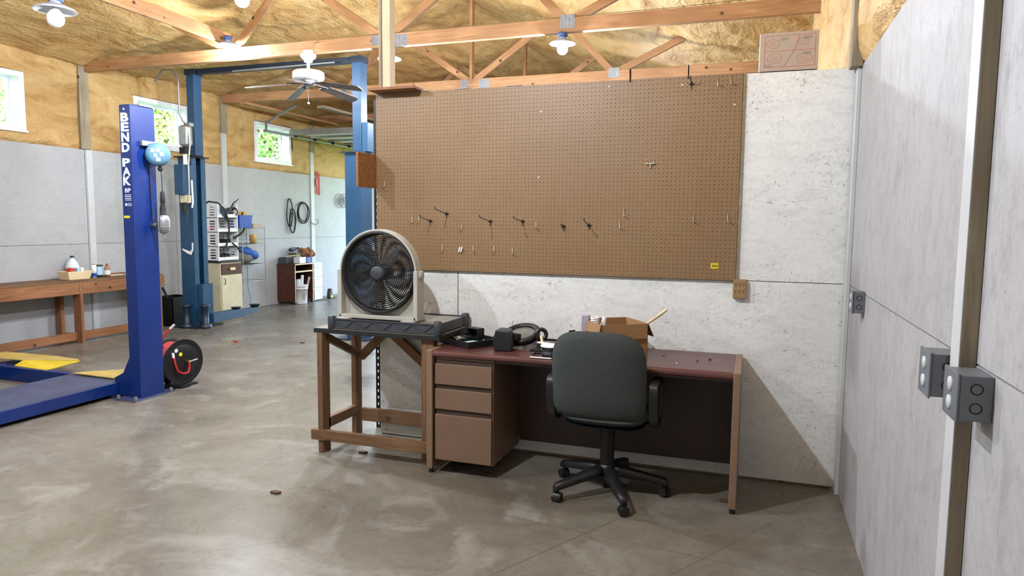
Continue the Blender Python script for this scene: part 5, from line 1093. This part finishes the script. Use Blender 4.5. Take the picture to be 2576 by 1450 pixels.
vs = [(x, y, z) for pl, z in ((lo, zz), (hi, zz+.215), (hi2, zz+.215), (lo, zz+.01)) for x, y in pl]; g.add(vs, [(3, 2, 1, 0)]+[(q*4+i, q*4+(i+1) % 4, (q+1)*4+(i+1) % 4, (q+1)*4+i) for q in range(3) for i in range(4)]+[(12, 13, 14, 15)]); g.build('bin', 'blue_bin', t, .003, 1)
o = MB().ball((-8.60, 5.14, zz+.22), .09, .10, .06, 14, 8).build('sponge', 'sponge_yellow'); tag(o, 'yellow sponge heaped in the blue bin', 'sponge')
o = MB().tube([(-8.52, 4.99, zz+.10), (-8.50, 5.02, zz+.20), (-8.49, 5.03, zz+.265)], .015, 8).build('scrub_brush', 'black_plastic'); tag(o, 'black brush standing in the blue bin beside the sponge', 'brush')
o = MB().box(-8.72, -8.48, 5.27, 5.48, zz, zz+.075).build('paper_box', 'cardboard_pale', None, .003, 1); tag(o, 'pale low box beside the blue bin on the wire rack', 'box')
zz = 1.161
for x, y, r, h, m_, lb in ((-8.52, 5.26, .03, .14, 'brown_cloth', 'dark brown can on the second shelf of the wire rack'), (-8.52, 5.34, .033, .15, 'sponge_yellow', 'yellow can on the second shelf of the wire rack')):
    t2 = thing('small_can', lb, 'can', (x, y, zz), 0, 'cans on the wire rack'); MB().lathe([(.001, .005), (r, .005), (r, h), (r*.9, h+.006), (.001, h+.006)], (x, y, zz), n=16).build('body', m_, t2)
zz = .816
t = thing('cloth_bundle', 'blue cloth bundle over a grey bag on the wire rack', 'cloth', (-8.6, 5.2, zz))
g = MB().ball((-8.62, 5.17, zz+.13), .16, .24, .125, 24, 14); g.v = [(x+.006*math.sin(40*y+9*z), y+.006*math.sin(33*z+20*x), z+.006*math.sin(30*y+25*x)) for x, y, z in g.v]; g.build('grey_bag', 'grey_cloth', t)
g = MB().ball((-8.60, 5.23, zz+.185), .17, .23, .10, 26, 14); g.v = [(x+.006*math.sin(45*y+12*z), y+.006*math.sin(38*z+20*x), z+.007*math.sin(34*y+22*x)-.28*(y-5.20)) for x, y, z in g.v]; g.build('blue_cover', 'blue_cloth', t)
# ------------------------------------------------------------------ cart and its load
t = thing('rolling_cart', 'brown computer cart on casters against the windowed wall', 'cart', (-8.65, 6.62, 0))
kx0, kx1, ky0, ky1 = XL+.015, -8.46, 6.34, 6.90
MB().box(kx0, kx1, ky0, ky0+.018, .05, .735).build('side_panel', 'walnut', t, .001, 1); MB().box(kx0, kx1, ky1-.018, ky1, .05, .735).build('side_panel', 'walnut', t, .001, 1)
MB().box(kx0-.0, kx1+.015, ky0-.01, ky1+.01, .735, .755).build('top', 'walnut', t, .001, 1); MB().box(kx1+.015, kx1+.018, ky0-.01, ky1+.01, .735, .755).build('edge_strip', 'cream_tray', t)
for y in (ky0, ky1-.018): MB().box(kx1, kx1+.003, y, y+.018, .05, .735).build('edge_strip', 'cream_tray', t)
MB().box(kx0, kx1-.02, ky0+.018, ky1-.018, .60, .615).build('keyboard_shelf', 'walnut', t); MB().box(kx1-.02, kx1-.0, ky0+.018, ky1-.018, .595, .62).build('edge_strip', 'cream_tray', t); MB().box(kx0, kx0+.01, ky0+.018, ky1-.018, .05, .735).build('back_panel', 'walnut', t); MB().box(kx0, kx1-.22, ky0+.018, ky1-.018, .07, .085).build('bottom_shelf', 'walnut', t)
for x in (kx0+.05, kx1-.03):
    for y in (ky0+.012, ky1-.012): MB().cyl((x, y-.012, .025), (x, y+.012, .025), .025, n=14).build('caster', 'black_plastic', t)
bx, by = -8.50, 6.55
t = thing('bucket', 'white plastic bucket with printed sides in front of the cart', 'bucket', (bx, by, 0)); MB().lathe([(.001, .002), (.115, .002), (.12, .02), (.132, .28), (.137, .28), (.138, .295), (.134, .30), (.135, .325), (.140, .325), (.140, .345), (.137, .36), (.130, .36), (.118, .03), (.001, .025)], (bx, by, 0), n=32).build('pail', 'white_plastic', t)
g = MB(); c_ = Vector((1, -1.05, 0)).normalized(); s_ = Vector((-c_.y, c_.x, 0))
for k in range(5): 
    for aa in (.28, ): 
        q = Matrix.Rotation(aa, 3, 'Z') @ c_; r_2 = .1225+.045*(.19-.025*k)+.002; p0 = Vector((bx, by, .19-.025*k)); u_2 = Vector((-q.y, q.x, 0)); p = p0+q*r_2; g.add([p-u_2*.035, p+u_2*.035, p+u_2*.035+V(0, 0, .008), p-u_2*.035+V(0, 0, .008)], [(0, 1, 2, 3)])
o = g.build('print', 'grey_print', t, recalc=False); o['kind'] = 'stuff'
for lb, pts, rr, m_ in (('white spackle knife handle leaning in the bucket', [(bx+.0, by+.01, .05), (bx+.0, by+.05, .37), (bx-.02, by+.09, .53)], .028, 'white_plastic'), ('grey flat tool leaning in the bucket', [(bx+.07, by+.03, .05), (bx+.09, by+.09, .34), (bx+.10, by+.14, .50)], .020, 'grey_steel'), ('pale rolled sheet leaning in the bucket', [(bx-.04, by-.04, .05), (bx-.02, by-.02, .32), (bx-.03, by-.04, .46)], .05, 'cloudy_plastic')):
    o = MB().tube(pts, rr, 8).build('hand_tool', m_); tag(o, lb, 'tool', 'tools in the bucket')
zz = .756
o = MB().box(-8.83, -8.65, 6.36, 6.62, zz, zz+.115).build('parts_box', 'dark_grey_plastic', None, .005, 2); tag(o, 'black box at the near end of the cart top', 'box')
o = MB().box(-8.83, -8.66, 6.66, 6.80, zz, zz+.18).build('parts_box', 'olive', None, .005, 2); tag(o, 'drab box behind the white carton on the cart top', 'box')
o = MB().box(-8.64, -8.50, 6.55, 6.74, zz, zz+.115).build('carton', 'white_plastic', None, .003, 1); tag(o, 'white printed carton in the middle of the cart top', 'box')
o = MB().box(-8.62, -8.50, 6.765, 6.895, zz, zz+.105).build('parts_box', 'blue_bin', None, .004, 1); tag(o, 'blue box at the far end of the cart top', 'box')
g = MB().ball((-8.69, 7.02, zz+.175), .12, .18, .08, 30, 18); g.v = [(x+.022*math.sin(41*y+30*z), y+.028*math.sin(37*z+19*x), z+.030*math.sin(33*y+8*x)+.018*math.sin(61*x+20*y)) for x, y, z in g.v]; o = g.build('leather_gloves', 'brown_cloth'); tag(o, 'brown leather bundle piled over the blue box and the drawer tower', 'bundle')
o = knot((-8.74, 6.72, zz+.255), .07, .17, .05, 30, .006, 8, 4).build('wire_coil', 'black_rubber'); tag(o, 'loose black wire coil on top of the cart pile', 'wire')
o = MB().tube([(-8.70, 6.40, zz+.13), (-8.60, 6.52, zz+.145), (-8.52, 6.60, zz+.13)], .015, 8).build('wood_stick', 'fresh_wood'); tag(o, 'pale stick lying over the black box on the cart', 'stick')
t = thing('drawer_tower', 'cloudy plastic drawer tower beside the cart', 'drawers', (-8.66, 7.12, 0)); tx0, tx1, ty0, ty1 = XL+.03, -8.50, 6.985, 7.27
MB().box(tx0, tx1-.02, ty0, ty1, .01, .745).build('frame', 'cloudy_plastic', t, .004, 1)
for z0, z1 in ((.02, .25), (.255, .46), (.465, .64), (.645, .74)):
    d2 = MB().box(tx1-.019, tx1, ty0+.008, ty1-.008, z0+.006, z1-.006).build('drawer', 'white_plastic', t, .004, 1); MB().box(tx1, tx1+.008, (ty0+ty1)/2-.04, (ty0+ty1)/2+.04, z1-.05, z1-.03).build('pull', 'cloudy_plastic', d2, .002, 1)
for x in (tx0+.03, tx1-.04):
    for y in (ty0+.03, ty1-.03): MB().cyl((x, y, 0), (x, y, .012), .012, n=8).build('foot', 'white_plastic', t)
t = thing('work_boot', 'black and yellow tool standing on the floor past the drawers', 'tool', (-8.45, 7.47, 0)); MB().prism([(7.40, 0), (7.60, 0), (7.62, .03), (7.57, .06), (7.50, .10), (7.475, .21), (7.43, .21), (7.40, .12)], 'X', -8.50, -8.42).build('body', 'black_plastic', t, .012, 2); MB().box(-8.505, -8.415, 7.41, 7.50, .035, .075).build('stripe', 'yellow_paint', t, .003, 1)
o = MB().box(-8.62, -8.30, 7.20, 8.0, .0, .006).build('floor_mat', 'dusty_grey'); tag(o, 'thin grey sheet lying on the floor past the drawer tower', 'mat')
# ------------------------------------------------------------------ hanging on the windowed wall
HX = XL+.022
def oval(cy, cz, ry, rz, n=40, dx=0., ph=0.): return [(HX+dx+.004*math.sin(3*2*PI*k/n+ph), cy+ry*math.cos(2*PI*k/n), cz+rz*math.sin(2*PI*k/n)) for k in range(n)]
t = thing('drive_belt', 'long black belt loops hanging on the wall, nearer the wire rack', 'belt', (HX, 6.75, 1.65), 0, 'black loops on the wall'); MB().tube(oval(6.735, 1.70, .085, .265), .010, 6, True).build('loop', 'black_rubber', t); MB().tube(oval(6.80, 1.55, .095, .23, dx=.016), .010, 6, True).build('loop', 'black_rubber', t); MB().tube(oval(6.775, 1.52, .075, .19, dx=.03), .008, 6, True).build('loop', 'black_rubber', t); MB().cyl((XL, 6.735, 1.955), (HX+.06, 6.735, 1.96), .006, n=6).build('nail', 'grey_steel', t)
t = thing('cable_coil', 'round black cable coil hanging on the wall beside the belts', 'cable coil', (HX, 7.15, 1.7), 0, 'black loops on the wall')
for k, (a, b, c, d) in enumerate(((7.14, 1.71, .17, .205), (7.16, 1.70, .18, .195), (7.13, 1.73, .15, .18))): MB().tube(oval(a, b, c, d, dx=.012*k), .009, 6, True).build('loop', 'black_rubber', t)
MB().cyl((XL, 7.14, 1.905), (HX+.06, 7.14, 1.91), .006, n=6).build('nail', 'grey_steel', t)
t = thing('folding_stand', 'red folded metal stand hung high on the wall', 'stand', (HX, 7.65, 2.1))
for y, z0, z1 in ((7.60, 2.10, 2.54), (7.66, 2.07, 2.54), (7.70, 2.07, 2.50)): MB().cyl((HX+.01, y, z0), (HX+.01, y-.01, z1), .009, n=8).build('rod', 'red_paint', t)
for z in (2.15, 2.32, 2.47): MB().cyl((HX+.01, 7.59, z), (HX+.01, 7.70, z), .006, n=6).build('cross_rod', 'red_paint', t)
MB().box(HX, HX+.03, 7.56, 7.60, 2.25, 2.40).build('foot', 'red_paint', t, .004, 1)
t = thing('wire_wreath', 'pair of round wire frames hung on the wall near the far end', 'wire frame', (HX, 8.5, 1.98))
for cy_ in (8.41, 8.60):
    g = MB(); 
    for rr in (.145, .08): g.tube(oval(cy_, 1.985, rr*1.15, rr, 28), .004, 5, True)
    for k in range(4): a = PI*k/4+.3; g.cyl((HX, cy_-.165*math.cos(a), 1.985-.143*math.sin(a)), (HX, cy_+.165*math.cos(a), 1.985+.143*math.sin(a)), .003, n=5)
    g.build('ring', 'dark_grey_plastic', t)
t = thing('wall_hook', 'dark curved hook on the wall past the cable coil', 'hook', (HX, 7.55, 1.5)); MB().tube([(XL, 7.40, 1.535), (HX+.02, 7.43, 1.50), (HX+.03, 7.52, 1.475), (HX+.03, 7.60, 1.50), (HX+.02, 7.62, 1.56), (HX+.02, 7.58, 1.59)], .006, 6).build('hook', 'dark_grey_plastic', t)
# bits on the floor
for x, y, m_, lb in ((-6.72, 2.75, 'red_hose', 'small red cap lying on the bare floor past the hose reel'), (-5.9, 3.0, 'dirt', 'dark chip on the floor beyond the red cap'), (-2.95, -.42, 'dirt', 'dark wood splinter on the floor under the stand'), (-.62, -.42, 'dirt', 'dark scrap on the floor under the desk end'), (-3.05, -1.2, 'dirt', 'dark speck on the open floor before the stand')):
    o = MB().prism([(x-.03, y-.012), (x+.02, y-.018), (x+.035, y+.01), (x-.015, y+.02)], 'Z', 0.0, .014).build('floor_scrap', m_, None, .003, 1); tag(o, lb, 'scrap', 'scraps on the floor')
